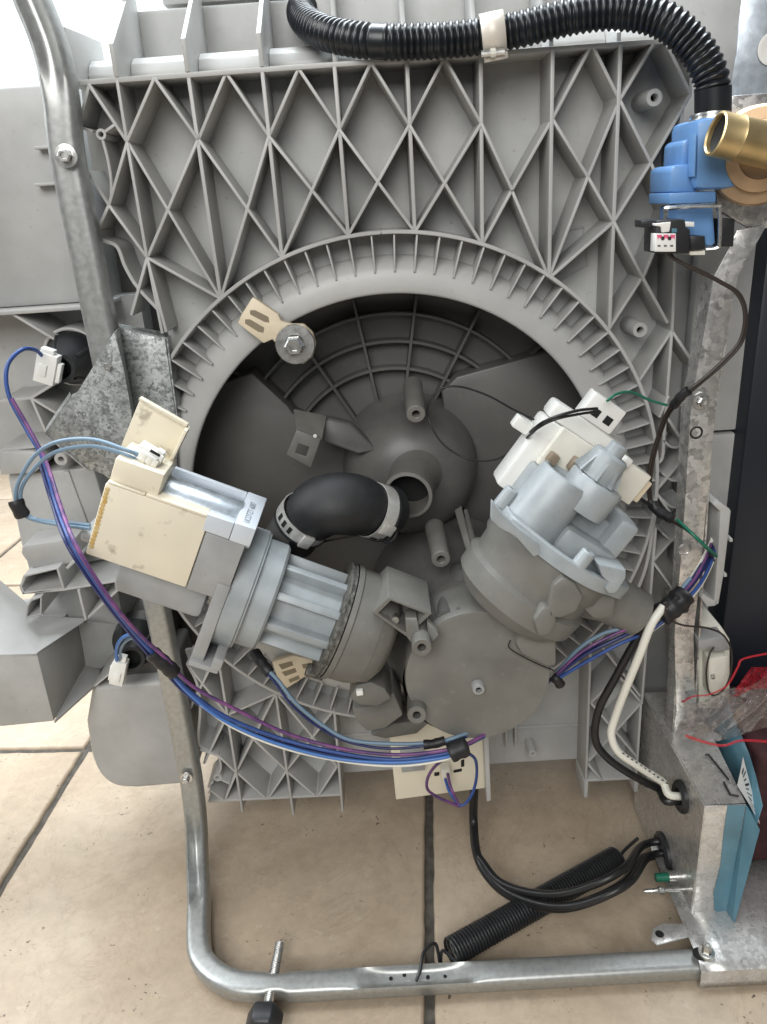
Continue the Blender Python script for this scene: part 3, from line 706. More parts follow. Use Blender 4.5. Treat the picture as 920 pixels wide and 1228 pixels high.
# dark seam lines on the upper side of the box
for a, b in (((850, 905), (874, 935)), ((846, 905), (850, 905)), ((868, 938), (876, 953)), ((876, 953), (886, 955))):
    p0, p1 = PZ(*a, .1435), PZ(*b, .1435); mb = MB(); mb.tube([p0, p1], .0008, 6); mb.build('seam', M['ink'], jb)

# ---- things at the right edge
dp = MB(); dp.prism([P(918, 296, .05), P(896, 585, .05), P(867, 742, .05), P(862, 800, .05), P(868, 960, .05), V((.75, .05, .05)), V((.75, .05, .60))], (0, .5, 0))
dp = MB(); dp.box(.300, .62, .02, .55, .03, .575); o = dp.build('cabinet', M['navy'], bevel=.003)
tag(o, 'dark navy cabinet panel behind the rail at the right edge', 'cabinet')
mr = MB(); mr.box(.292, .48, -.085, .015, .029, .15); o = mr.build('storage_box', M['maroon'], bevel=.006, seg=3); tag(o, 'dark maroon box behind the junction box', 'box')
# clear film covered bracket, top right
tb = thing('valve_bracket', P(900, 230, -.05), 'crusty galvanised valve bracket with clear film behind the brass elbow', 'bracket')
mb = MB(); mb.prism([P(884, 60, -.02), P(886, 30, -.02), P(892, -20, -.02), P(960, -20, -.02), P(960, 120, -.02), P(874, 118, -.02)], (0, .0016, 0)); mb.build('upper_plate', M['lamination'], tb, bevel=.0005)
mb = MB(); mb.lathe(P(927, 58, -.0212), (0, -1, 0), [(0, 0), (.0072, 0), (.0085, .0004), (.010, 0)], 28); mb.build('punched_hole', M['white'], tb)  # white disc paints in the bright glint at the hole
mb = MB(); mb.prism([P(868, 124, -.042), P(880, 114, -.042), P(960, 108, -.042), P(960, 150, -.042), P(872, 150, -.042)], (0, .004, 0)); mb.build('upper_lip', M['galv2'], tb, bevel=.0018)
mb = MB(); mb.prism([P(858, 226, -.042), P(960, 222, -.042), P(960, 270, -.042), P(900, 276, -.042), P(888, 268, -.042), P(860, 252, -.042)], (0, .004, 0)); mb.build('lower_lip', M['galv2'], tb, bevel=.0018)

# ---- blue inlet valve
Yv = -.05
val = thing('inlet_valve', P(830, 300, Yv), 'blue plastic water inlet valve with black plug below the hose end', 'valve')
def vs(name, pts, y0, y1, m='valve', bevel=.0022, par=val): return slab(name, pts, y0, y1, m, par, bevel=bevel)
vs('body_block', [(836, 142), (874, 138), (892, 150), (896, 224), (872, 227), (834, 228)], Yv - .018, Yv + .03, bevel=.0048)
vs('body_step', [(818, 172), (824, 167), (837, 165), (837, 205), (816, 205)], Yv - .004, Yv + .03)
vs('body_step', [(804, 203), (810, 198), (836, 196), (836, 231), (803, 231)], Yv - .010, Yv + .03)
vs('base_lip', [(803, 231.5), (859, 229), (859, 243), (803, 245)], Yv - .013, Yv + .028, bevel=.001)
vs('solenoid', [(811, 247), (856, 246), (859, 294), (847, 296), (845, 284), (812, 284)], Yv - .006, Yv + .028)
vs('rib_line', [(833.5, 160), (836, 160), (834, 212), (831.5, 212)], Yv - .0195, Yv - .01, bevel=.0005)
mb = MB(); mb.tube(smooth_path([P(798, 263, Yv - .012), P(799, 254, Yv - .014), P(803, 249, Yv - .015), P(858, 247, Yv - .016), P(863, 252, Yv - .016), P(863, 290, Yv - .014), P(859, 297, Yv - .013), P(846, 299, Yv - .012)], 6), .0013, 8, flat=1.4); mb.build('wire_bail', M['zinc'], val)
vs('black_plug', [(787, 264), (822, 263), (823, 273), (828, 275), (828, 304), (786, 304)], Yv - .028, Yv - .004, 'black', .001)
vs('plug_arm', [(769, 264), (788, 264), (788, 273), (769, 273)], Yv - .022, Yv - .008, 'black', .0008)
vs('plug_block', [(828, 283), (846, 283), (846, 299), (828, 301)], Yv - .022, Yv - .002, 'black', .0008)
vs('plug_block', [(862, 262), (882, 262), (880, 296), (862, 296)], Yv - .002, Yv + .02, 'black', .0008)
vs('white_tab', [(787, 268), (805, 266), (803, 278), (794, 279), (793, 272), (787, 271)], Yv - .0295, Yv - .02, 'white', .0005)
vs('white_tab', [(822, 266), (833, 266), (833, 272), (822, 272)], Yv - .02, Yv - .01, 'white', .0005)
vs('white_tab', [(827, 301), (846, 300), (846, 306), (827, 306)], Yv - .02, Yv - .01, 'off_white', .0005)
tg = vs('connector_face', [(787, 280), (811, 280), (811, 302), (786, 302)], Yv - .0305, Yv - .02, 'white', .0006)
def vflat(pts, m, nm='print_mark'): return slab(nm, pts, Yv - .0309, Yv - .0306, m, tg, bevel=0)
for x in (790.5, 798, 805.5): vflat([(x - 1.6, 294), (x + 1.8, 294), (x + 1.8, 295.6), (x - 1.6, 295.6)], 'ink')
for x in (791, 799, 807): vflat([(x - 3, 281.5), (x + 3, 281.5), (x + 2, 287), (x, 284.5), (x - 2, 287)], 'pink')
for x in (795, 803): vflat([(x - 2, 283.5), (x + 2, 283.5), (x + 1.5, 288), (x - 1.5, 288)], 'ink')
tb_ = vs('plug_dot', [(806, 274), (812, 274), (812, 279), (806, 279)], Yv - .0287, Yv - .025, 'film', .0002)

# ---- brass elbow
Ye = -.085
br = thing('brass_elbow', P(900, 200, Ye), 'brass hose elbow fitting with open mouth on the blue valve', 'pipe fitting')
a = P(857, 160, Ye - .004); b = P(930, 176, Ye - .004); R = px(25, a)
mb = MB(); d = (b - a); Ln = d.length
mb.lathe(a, d + V((0, .002, 0)), [(R * .84, .016), (R * .84, .001), (R * .9, 0), (R, .0006), (R * 1.0, Ln * .32), (R * 1.04, Ln * .36), (R * 1.0, Ln * .4), (R * 1.02, Ln * 1.3)], 36); mb.build('barrel', M['brass'], br)
mb = MB(); mb.lathe(a + d.normalized() * .003, d, [(0, .004), (R * .5, .003), (R * .838, 0)], 24); mb.build('bore', M['dark_hole'], br)  # black disc near the mouth paints the shade of the bore
c = P(910, 187, Ye + .02); R2 = px(56, c)
mb = MB(); mb.lathe(c, (-.25, -1, -.05), [(R2 * .96, -.012), (R2, -.011), (R2 * .965, -.0095), (R2, -.008), (R2 * .965, -.0065), (R2, -.005), (R2 * .965, -.0035), (R2, -.002), (R2, .002), (R2 * .95, .004), (R2 * .72, .005), (R2 * .70, .009), (R2 * .45, .011), (R2 * .43, .008), (0, .008)], 48); mb.build('coupling_nut', M['brass2'], br)

# ---- corrugated drain hose
hs = thing('corrugated_hose', P(590, 60, .0), 'black corrugated drain hose looping over the top edge of the tub', 'hose')
ctrl = [P(640, -18, .16), P(560, -4, .15), P(470, -10, .14), P(400, -8, .11), P(366, 6, .085), P(364, 22, .052), P(388, 39, .015), P(440, 49, -.006), P(500, 50, -.010), P(560, 46, -.011), P(620, 36, -.014), P(690, 19, -.020), P(745, 14, -.027), P(795, 24, -.036), P(832, 55, -.042), P(851, 88, -.046), P(855, 112, -.047)]
cl = resample(smooth_path(ctrl, 16), .0007); R = .0109; rad = []; Lh = len(cl)
for i in range(len(cl)):
    ph = (i * .0007) / .0043; w = (math.cos(2 * math.pi * ph) * .5 + .5)
    smooth_zone = abs((cl[i] - P(452, 51, -.011)).length) < .0055
    rad.append(R * (.97 if smooth_zone else .86 + .16 * w ** .7))
mb = MB(); mb.tube(cl, rad, 22); mb.build('corrugated_tube', M['hose'], hs, smooth=60)
mb = MB(); mb.tube([P(855, 106, -.047), P(855, 122, -.047), P(855, 141, -.047)], .0112, 28); mb.build('cuff', M['hose'], hs)
mb = MB(); c = P(852, 141, -.047)
mb.lathe(c, (.02, .1, 1), [(.0115, -.0025), (.0128, -.0025), (.0128, -.0013), (.0118, -.0009), (.0118, .0002), (.0128, .0005), (.0128, .0017), (.0115, .0017)], 36); mb.build('clamp_ring', M['zinc'], hs)
# clip round the hose
cp_ = thing('hose_clip', P(591, 65, -.004), 'beige metal strap clip holding the hose to the top edge', 'clip')
mb = MB(); c = P(591, 41, -.0125); dr = (P(610, 36, -.0175) - P(572, 44, -.0155)).normalized(); W = px(14, c)
fr = F(c, dr, (0, -1, 0), (0, .0, 1)); prof = []
for k in range(15):
    t = math.radians(-62 + 180 * k / 14); prof.append((math.cos(t) * .0172, math.sin(t) * .0172))
prof += [(.0015 , .0172)]
prof = [(.0085, -.0165), (.0085, -.0125)] + [(.0128 * math.cos(math.radians(x)), .0128 * math.sin(math.radians(x))) for x in range(-70, 171, 12)]
mb.sheet([[fr(u, yy, zz) for yy, zz in prof] for u in (-W, W)])
o = mb.build('strap', mat('tan_strap', (.66, .61, .54), .45, metal=.15, var=.08, scale=60), cp_, smooth=50); so = o.modifiers.new('solid', 'SOLIDIFY'); so.thickness = .0012
mb = MB(); mb.tube([P(577, 65, -.0225), P(605, 62, -.0225)], .0022, 10); mb.build('hinge_pin', M['zinc'], cp_)
mb = MB(); mb.tube([P(588, 64, -.0225), P(594, 63.4, -.0225)], .0030, 10); mb.build('hinge_knuckle', M['off_white'], cp_)

# ================================================================== SUMP
sump = thing('sump_housing', P(560, 870, -.05), 'dark grey plastic sump housing in the round opening with flat disc cover', 'sump')
# dome
c = P(492, 560, .06)
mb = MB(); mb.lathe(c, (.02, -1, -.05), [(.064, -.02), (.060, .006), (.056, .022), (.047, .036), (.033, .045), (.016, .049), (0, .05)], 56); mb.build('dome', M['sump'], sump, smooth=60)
a = P(496, 572, .010); a2 = P(489, 594, -.028)
mb = MB(); d = a2 - a; Ln = d.length; R = .0188
mb.lathe(a, d, [(.025, -.012), (.0195, .004), (R + .0012, .012), (R, Ln * .6), (R * 1.05, Ln), (R * .90, Ln + .0008), (R * .88, Ln - .026)], 32); mb.build('outlet_stub', M['sump2'], sump, smooth=50)
mb = MB(); mb.lathe(a + d.normalized() * (Ln - .025), d, [(0, 0), (R * .9, 0)], 24); mb.build('bore', M['dark_hole'], sump)
# bracket arm with square hole tab
mb = MB(); mb.prism([P(352, 490, .02), P(392, 498, .02), P(386, 527, -.006), P(355, 516, -.006)], (0, .002, -.0025)); mb.build('bracket_arm', M['sump2'], sump, bevel=.0008)
tabq = [(355.6, 515.7), (385, 526), (373, 561), (343.5, 545)]
oq = [P(*q, -.007) for q in tabq]; cc = sum(oq, V()) / 4
sq = [P(358, 532, -.007), P(371, 536, -.007), P(367, 548, -.007), P(354, 543, -.007)]
mb = MB(); dy = V((0, .0025, 0)); mb.loft([oq, sq, [p + dy for p in sq], [p + dy for p in oq]], closed=True); mb.build('slotted_tab', M['sump2'], sump, bevel=.0005)
mb = MB(); mb.prism([P(385, 500, .02), P(420, 508, .025), P(452, 540, .02), P(430, 545, .02), P(384, 528, .015)], (0, .012, 0)); mb.build('bracket_arm', M['sump'], sump, bevel=.002)
p = P(378, 523, -.0075); mb = MB(); mb.lathe(p, (0, -1, 0), [(0, .0008), (.0012, .0006), (.0016, 0)], 12); mb.build('pin', M['white'], sump)
# posts
def post(q0, q1, y0, y1, r, m='sump2'):
    a, b = P(*q0, y0), P(*q1, y1); R = px(r, b); L_ = (a - b).length
    mb = MB(); mb.lathe(b, a - b, [(R * .42, .012), (R * .42, .0005), (R * .5, 0), (R * .92, 0), (R, .0007), (R * 1.08, L_)], 26); o = mb.build('screw_post', M[m], sump)
    mb = MB(); mb.lathe(b + (a - b).normalized() * .009, b - a, [(0, 0), (R * .43, 0)], 16); mb.build('hole', M['dark_hole'], o)
post((495, 462), (499, 497), .035, -.015, 11.5)
post((521, 632), (529, 671), -.01, -.06, 11.5)
post((501, 742), (506, 777), -.09, -.135, 12)
post((500, 826), (500, 858), -.085, -.128, 11.5)
# disc cover and body behind it
Yd = -.115; c = P(573, 812, Yd); c.z += .0
Rx = .0545
mb = MB(); mb.lathe(c, (0, -1, .06), [(Rx * .97, -.085), (Rx * .99, -.012), (Rx * 1.0, -.003), (Rx * .985, -.0005), (Rx * .95, 0), (.006, .0008), (.0045, .0012), (0, .0012)], 72); mb.build('disc_cover', M['sump2'], sump, smooth=45)
p = P(573, 822, Yd - .0015); mb = MB(); mb.lathe(p, (0, -1, 0), [(.0052, -.001), (.0046, .005), (.0042, .0058), (.0024, .006), (.0022, .001)], 20); o = mb.build('nipple', M['off_white'] if False else M['mid_grey'], sump)
mb = MB(); mb.lathe(p + V((0, -.002, 0)), (0, -1, 0), [(0, 0), (.0023, 0)], 14); mb.build('hole', M['dark_hole'], o)
# upper body of the sump rising to the dome
mb = MB(); c2 = P(545, 735, -.05)
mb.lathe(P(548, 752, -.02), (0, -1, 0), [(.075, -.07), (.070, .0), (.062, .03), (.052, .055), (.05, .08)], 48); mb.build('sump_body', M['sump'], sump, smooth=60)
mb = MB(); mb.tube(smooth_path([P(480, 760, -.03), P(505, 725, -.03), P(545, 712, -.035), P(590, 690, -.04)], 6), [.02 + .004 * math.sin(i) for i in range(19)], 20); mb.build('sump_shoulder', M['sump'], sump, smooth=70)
for q in ((515, 722), (534, 717), (552, 715)):
    mb = MB(); mb.tube([P(q[0], q[1] + 25, -.105), P(q[0], q[1], -.06)], .0065, 14); mb.build('stiffener', M['sump'], sump)
mb = MB(); mb.prism([P(545, 612, .0), P(552, 608, .0), P(568, 668, -.05), P(562, 671, -.05)], (.0015, .003, 0)); mb.prism([P(556, 612, .0), P(560, 612, .0), P(574, 664, -.045), P(569, 668, -.05)], (.001, .003, 0)); mb.build('guide_rail', M['sump2'], sump, bevel=.0004)
# hollow box bracket
Yb = -.118
bx = [P(447, 735, Yb), P(466, 716, Yb), P(518, 736, Yb), P(488, 764, Yb)]
bt = [p + V((0, .05, .0)) for p in bx]; cc = sum(bx, V()) / 4
inn = [cc + (p - cc) * .80 for p in bx]
mb = MB(); mb.loft([bt, bx, inn, [p + V((0, .03, 0)) for p in inn]], caps=False); mb.add([p + V((0, .03, 0)) for p in inn], [(0, 1, 2, 3)])
mb.build('hollow_bracket', M['sump2'], sump, bevel=.0006)
mb = MB(); mb.tube([P(470, 730, Yb + .025), P(474, 744, Yb + .004)], .0028, 12); mb.build('bracket_screw', M['zinc'], sump)
mb = MB(); mb.prism([P(486, 742, Yb - .003), P(500, 742, Yb - .003), P(506, 772, -.126), P(494, 772, -.12), P(488, 764, Yb - .003)], (0, .012, 0)); mb.build('web', M['sump2'], sump, bevel=.0006)
mb = MB(); mb.prism([P(512, 745, Yb - .001), P(526, 762, Yb - .012), P(514, 776, -.122)], (0, .01, 0)); mb.build('web', M['sump2'], sump, bevel=.0006)
# scoop lugs low on the left
slab('lug', [(418, 838), (428, 822), (445, 818), (462, 826), (470, 838), (452, 848), (432, 846)], -.105, -.07, 'sump2', sump, .002)
slab('lug', [(422, 850), (455, 846), (472, 830), (484, 858), (462, 874), (440, 878), (428, 866)], -.09, -.05, 'sump2', sump, .002)
slab('lug', [(445, 882), (472, 868), (520, 862), (500, 880), (462, 886)], -.07, -.05, 'sump', sump, .001)
slab('lug_tab', [(427, 829), (435, 828), (436, 834), (428, 835)], -.108, -.10, 'white', sump, .0004)
# connecting pipe below the rubber elbow
mb = MB(); mb.tube([P(362, 621, -.046), P(344, 647, -.036), P(322, 680, -.022), P(298, 712, -.008)], .0190, 28); mb.build('inlet_pipe', M['sump'], sump, smooth=50)

# ---- rubber elbow with clamps
el = thing('rubber_elbow', P(405, 640, -.04), 'black rubber elbow hose between the sump outlet and inlet pipe', 'hose')
ctrl = [P(470, 611, -.030), P(452, 611, -.041), P(428, 606, -.050), P(403, 605, -.054), P(384, 610, -.051), P(365, 627, -.045), P(351, 646, -.037)]
pp = smooth_path(ctrl, 8); rad = []
for i in range(len(pp)):
    t = i / (len(pp) - 1); rad.append(.0200 + .0058 * math.exp(-((t - .5) / .27) ** 4))
mb = MB(); mb.tube(resample(pp, .0012), 1.0, 48); nr = len(mb.v) // 48
pr = resample(pp, .0012)
for i in range(nr):
    t = i / (nr - 1); r_ = .0192 + .0046 * math.exp(-((t - .5) / .26) ** 4); mid = math.exp(-((t - .5) / .22) ** 2)
    for k in range(48):
        a = 2 * math.pi * k / 48; v = mb.v[i * 48 + k]; d = (v - pr[i]).normalized()
        cr_ = 1 + mid * (.035 * math.sin(3 * a + 5 * t) - .05 * math.exp(-((a - 4.0 - t) / .22) ** 2) - .04 * math.exp(-((a - 5.2 + 1.4 * t) / .16) ** 2) + .02 * math.sin(9 * t + 2 * a))
        mb.v[i * 48 + k] = pr[i] + d * r_ * cr_
mb.build('elbow_body', M['rubber'], el, smooth=60)
def clamp(c, ax, r, w, dirn):
    mb = MB(); mb.lathe(c, ax, [(r, -w), (r + .0009, -w), (r + .0009, w), (r, w)], 48); o = mb.build('hose_clamp', M['band'], el, smooth=30)
    fr = F(c, V(ax), dirn)
    for k in (-1, 0, 1):
        b_ = V(dirn).normalized(); ax_ = V(ax).normalized(); b_ = (b_ - ax_ * b_.dot(ax_)).normalized(); t_ = ax_.cross(b_)
        ang = math.radians(48 + 17 * k); n_ = b_ * math.cos(ang) + t_ * math.sin(ang); tt = ax_.cross(n_)
        f2 = F(c + n_ * (r + .001), ax_, tt, n_); hb = MB(); hb.box(-w * .55, w * .55, -.0016, .0016, 0, .0003, f2); hb.build('slot', M['dark_hole'], o)
    ang = math.radians(-8); n_ = b_ * math.cos(ang) + t_ * math.sin(ang); tt = ax_.cross(n_)
    f2 = F(c + n_ * (r + .001), ax_, tt, n_); hb = MB(); hb.box(-w * 1.15, w * 1.15, -.0045, .0045, 0, .0028, f2); hb.build('buckle', M['band'], o, bevel=.0006)
    mb2 = MB(); mb2.lathe(c, ax, [(r - .001, w), (r + .0016, w), (r + .0016, w + .002), (r - .001, w + .002)], 40); mb2.build('lip', M['black'], el)
clamp(P(450, 613, -.042), P(468, 618, -.034) - P(434, 607, -.048), 0.0214, .0056, (-.15, -1, -.1))
clamp(P(366, 622, -.046), P(352, 643, -.039) - P(381, 607, -.052), 0.0214, .0056, (.15, -1, -.1))
mb = MB(); mb.tube(smooth_path([P(458, 634, -.052), P(472, 628, -.048), P(475, 640, -.048), P(466, 650, -.052), P(456, 644, -.055)], 5), .0018, 8); mb.build('clamp_loop', M['black'], el)

# ================================================================== LEFT PUMP MOTOR
YM = -.13
o0 = P(128.4, 579.5, YM); ax_a = P(251, 623, YM) - o0
FM = F(o0, ax_a, None, (0, -1, 0))                      # x along the shaft, y up, z to the viewer
if FM.b.z < 0: FM.b = -FM.b
def L2(x, y): d = P(x, y, YM) - o0; return (d.dot(FM.a), d.dot(FM.b))
mot = thing('circulation_pump', FM(.08, -.05, -.03), 'circulation pump with beige terminal cover and finned blue grey body at left', 'pump')
W1 = L2(251, 623)[0]; HB = -L2(100.4, 663.8)[1]; XB = L2(100.4, 663.8)[0]
def mbox(name, x0, x1, y0, y1, z0, z1, m, bevel=.0012, par=mot):
    b = MB(); b.box(x0, x1, y0, y1, z0, z1, FM); return b.build(name, M[m], par, bevel=bevel)
cov = mbox('terminal_cover', -.001, W1, -HB, 0, -.045, 0, 'beige', .0014)
st = MB()
for k in range(16):
    yy = -.004 - k * (HB - .008) / 16
    st.lathe(FM(.0012 + random.uniform(0, .0006), yy, .0001), FM.c, [(0, .0004), (random.uniform(.0008, .0016), .0003), (.0018, 0)], 8)
st.build('glue_line', M['beige_stain'], cov)
xa, ya = L2(141, 549.7); xb, yb = L2(199.6, 563)
mbox('cover_step', xa - .002, W1 * .47, .0006, .0175, -.040, -.004, 'beige', .0012)
# flap
fl = [(168.3, 477.7), (225.4, 510), (199.5, 562), (142.5, 541.5)]
YF = -.088
q = [P(*p, YF) for p in fl]; mb = MB(); mb.prism(q, (0, .0016, 0)); flap = mb.build('open_flap', M['beige'], mot, bevel=.0005)
mb = MB()
for a, b in ((q[0], q[1]), (q[1], q[2])):
    d = (b - a).normalized(); w = d.cross(V((0, 1, 0))); mb.prism([a, b, b + w * .0022, a + w * .0022], (0, -.011 if a is q[1] else -.005, 0))
mb.build('flap_rim', M['beige'], flap, bevel=.0004)
# laminated core in its frame
mbox('laminated_core', W1 * .36, W1 + .0175, -.008, .0002, -.050, -.010, 'lamination', .0012)
mb = MB(); mb.lathe(FM(W1 * .37, -.010, -.030), FM.a, [(0, 0), (.0165, 0), (.0165, W1 * .63 + .017), (0, W1 * .63 + .017)], 40); mb.build('core_roll', M['lamination'], mot, bevel=.0006)
mbox('cover_ledge', W1 * .37, W1 - .0022, .0002, .0022, -.0125, -.0004, 'beige', .0006)
mbox('cover_rim', .0, W1 * .36, .0002, .0016, -.0036, -.0002, 'beige', .0005)
fw = mbox('core_frame', W1 + .0165, W1 + .031, -.0095, .0045, -.058, .0004, 'frame_white', .0008)
mbox('core_frame_rail', W1 * .45, W1 + .0162, -.002, .0045, -.0565, -.052, 'frame_white', .0005)
mbox('core_frame_rail', W1 - .002, W1 + .0162, -.009, .0035, -.0085, .0003, 'frame_white', .0005)
gx0, gx1 = W1 + .0004, L2(292, 645)[0]
mbox('stator_cover', gx0, gx1 + .003, -HB - .001, -.0098, -.05, -.0008, 'mid_grey', .0012)
mbox('stator_block', .020, W1 + .016, -HB - .029, -HB - .0012, -.07, -.012, 'mid_grey', .005)
mbox('stator_block', -.012, .03, -HB - .004, -HB + .004, -.05, -.02, 'mid_grey', .003)
mbox('bracket_strip', gx1 - .006, gx1 + .0035, -HB - .058, -HB + .012, -.055, .0006, 'mid_grey', .0012)
mbox('bracket_foot', gx1 - .006, gx1 + .016, -HB - .0565, -HB - .052, -.03, .004, 'mid_grey', .0012)
mbox('bracket_foot', gx1 + .0095, gx1 + .017, -HB - .052, -HB - .042, -.02, .006, 'mid_grey', .0012)
mbox('side_tab', gx1 + .0002, gx1 + .006, -.020, -.0065, -.03, -.018, 'frame_white', .0008)
# body cylinders
cy = -.0645; cz = -.045
cx = gx1 + .0036
def mcyl(name, x0, prof, m, n=56): b = MB(); b.lathe(FM(x0, cy, cz), FM.a, prof, n); return b.build(name, M[m], mot, smooth=35)
mcyl('end_bell', cx, [(0, 0), (.0462, 0), (.0462, .0135), (.0448, .0145), (.0448, .0155), (0, .0155)], 'blue_grey')
mcyl('body_ring', cx + .0155, [(0, 0), (.0412, 0), (.0412, .0145), (.0392, .0165), (.028, .017), (0, .017)], 'blue_grey')
mcyl('finned_barrel', cx + .031, [(.0275, 0), (.027, .052), (0, .052)], 'blue_grey')
for k in range(9):
    ang = 2 * math.pi * k / 9 + .30; f2 = F(FM(cx + .0325, cy, cz), FM.a, FM.b * math.cos(ang) + FM.c * math.sin(ang), FM.c * math.cos(ang) - FM.b * math.sin(ang))
    b = MB(); b.box(0, .0475, .025, .0352, -.0028, .0028, f2); b.build('fin', M['blue_grey'], mot, bevel=.0005)
fe = cx + .0795
mcyl('seal_ring', fe, [(0, 0), (.0440, 0), (.0452, .0008), (.0452, .0018), (.0442, .0022), (.0442, .0030), (.0452, .0034), (.0452, .0048), (.044, .0055), (0, .0055)], 'flange')
b = MB(); b.lathe(FM(fe + .0057, cy, cz), FM.a, [(.0454, 0), (.0454, .004), (.0440, .0052), (.0435, .018), (.0415, .026), (.0405, .0262), (.038, .034), (.030, .040), (0, .042)], 56); b.build('volute', M['sump2'], sump, smooth=40)
b = MB(); b.lathe(FM(fe - .004, cy - .043, cz + .012), FM.a, [(0, 0), (.005, 0), (.005, .014), (0, .014)], 12); b.build('seal_lug', M['flange'], mot)
# white plug on the terminals
def plug(name, par, fr, w, h, d, m='white'):
    b = MB(); b.box(-w, w, -h, h, -d, d, fr); b.box(-w * .7, w * .7, -h * .6, h * .6, d, d * 1.5, fr); b.box(-w * 1.2, -w * .5, -h * .35, h * .35, -d * .5, d * .6, fr); b.box(w * .3, w * .9, h, h * 1.35, -d * .6, d * .4, fr)
    o = b.build(name, M[m], par, bevel=.0005); return o
cpf = F(P(180, 546, -.112), P(200, 558, -.112) - P(165, 538, -.112), None, (0, -1, 0))
o = plug('terminal_plug', mot, cpf, .0085, .0055, .005)
for k in (-1, 0, 1):
    b = MB(); b.box(.001 + k * .004, .0035 + k * .004, -.004, .002, .0052, .0079, cpf); b.build('plug_tab', M['off_white'], o, bevel=.0003)
b = MB(); b.box(-.001, .006, .0045, .0062, .0045, .0055, cpf); b.build('plug_slot', M['dark_hole'], o)
# stamped number on the frame
cu = bpy.data.curves.new('stamp', 'FONT'); cu.body = 'UCOTZT 6087'; cu.size = .0062; cu.align_x = 'CENTER'; cu.align_y = 'CENTER'
to = bpy.data.objects.new('stamp', cu); COL.objects.link(to); dg = bpy.context.evaluated_depsgraph_get()
tm = bpy.data.meshes.new_from_object(to.evaluated_get(dg)); COL.objects.unlink(to); bpy.data.objects.remove(to)
tcx = W1 + .0235
tm.transform(Matrix.Rotation(math.radians(0), 4, 'Z'))
for v in tm.vertices:
    x, y = v.co.x, v.co.y
    v.co = FM(tcx - y, .0047, -.023 - x * .92) - V(mot.location)
tobj = bpy.data.objects.new('stamped_number', tm); COL.objects.link(tobj); tobj.parent = mot; tm.materials.append(M['ink_grey'])
bpy.data.curves.remove(cu)

# ================================================================== RIGHT DRAIN PUMP
YQ = -.095
oR = P(668, 655, YQ); bR = P(745, 700, YQ) - P(592, 605, YQ)
FQ = F(oR, (bR.z * -1, 0, bR.x), bR, (0, -1, 0))        # x along pump axis (up right), y along the flange, z to the viewer
dpmp = thing('drain_pump', FQ(-.01, 0, 0), 'drain pump with white coil housing on the right side of the sump', 'pump')
def qbox(name, x0, x1, y0, y1, z0, z1, m, bevel=.0012, par=dpmp):
    b = MB(); b.box(x0, x1, y0, y1, z0, z1, FQ); return b.build(name, M[m], par, bevel=bevel)
def qcyl(name, x0, y, z, prof, m, n=44, par=dpmp, **k):
    b = MB(); b.lathe(FQ(x0, y, z), FQ.a, prof, n, **k); return b.build(name, M[m], par, smooth=38)
zc = -.004
# sump side cylinder
for nm, x0, prof in (('pump_chamber', -.002, [(.050, 0), (.0495, -.014), (.047, -.018), (.046, -.030), (.050, -.033), (.049, -.048), (.040, -.058), (.02, -.06)]),):
    qcyl(nm, x0, 0, zc, prof, 'sump2', par=sump)
fl_ = []
for k in range(64):
    a = 2 * math.pi * k / 64; r = .0535 + (.006 * math.exp(-((a - .55) / .2) ** 2) + .007 * math.exp(-((a - 2.6) / .22) ** 2) + .006 * math.exp(-((a - 4.6) / .2) ** 2))
    fl_.append((r * math.cos(a), r * math.sin(a)))
b = MB(); rings = []
for x, s in ((-.0015, .97), (-.0015, 1), (.0075, 1), (.0085, .985), (.0085, .90), (.002, .885), (.002, .2)):
    rings.append([FQ(x, y * s, z * s + zc) for y, z in fl_])
b.loft(rings, caps=True); b.build('flange', M['blue_grey'], dpmp, smooth=35)
slab('flange_skirt', [(590, 601), (589, 624), (600, 634), (618, 643), (640, 668), (648, 665), (647, 652), (622, 634), (604, 618)], -.153, -.147, 'blue_grey', dpmp, .001)
slab('flange_hook', [(716, 676), (752, 684), (751, 694), (740, 712), (730, 713), (725, 706), (731, 700), (722, 692)], -.140, -.122, 'blue_grey', dpmp, .0018)
# half round front housing
b = MB(); b.lathe(FQ(.002, -.030, .008), FQ.a, [(0, 0), (.0215, 0), (.020, .042), (.0185, .0455), (.0165, .046), (.0160, .043), (0, .043)], 44); b.build('motor_shell', M['blue_grey'], dpmp, smooth=38)
qbox('motor_shell_web', .002, .040, -.048, -.012, -.03, .008, 'blue_grey', .003)
qbox('motor_seat', .002, .036, -.012, .026, -.03, .006, 'blue_grey', .002)
qbox('motor_seat_edge', .002, .046, .018, .034, -.03, .018, 'blue_grey', .004)
qbox('motor_seat_edge', .002, .022, -.014, .030, .006, .026, 'blue_grey', .005)
b = MB(); b.lathe(FQ(.034, -.010, .008), FQ.a, [(0, 0), (.0195, 0), (.0200, .021), (.019, .0228), (.014, .0235), (.0, .0235)], 40); b.build('impeller_housing', M['blue_grey'], dpmp, smooth=38)
b = MB(); b.lathe(FQ(.0575, -.014, .008), FQ.a, [(0, 0), (.0140, 0), (.0130, .018), (.011, .0195), (.0065, .020), (.0065, .0265), (.005, .0275), (.0, .0275)], 36); b.build('shaft_cap', M['blue_grey'], dpmp)
for k in range(8):
    ang = 2 * math.pi * k / 8 + .3; f2 = F(FQ(.0578, -.014, .008), FQ.a, FQ.b * math.cos(ang) + FQ.c * math.sin(ang), FQ.c * math.cos(ang) - FQ.b * math.sin(ang))
    b = MB(); b.prism([f2(0, .012, -.0008), f2(.017, .012, -.0008), f2(0, .0178, -.0008)], f2.c * .0016); b.build('cap_rib', M['blue_grey'], dpmp)
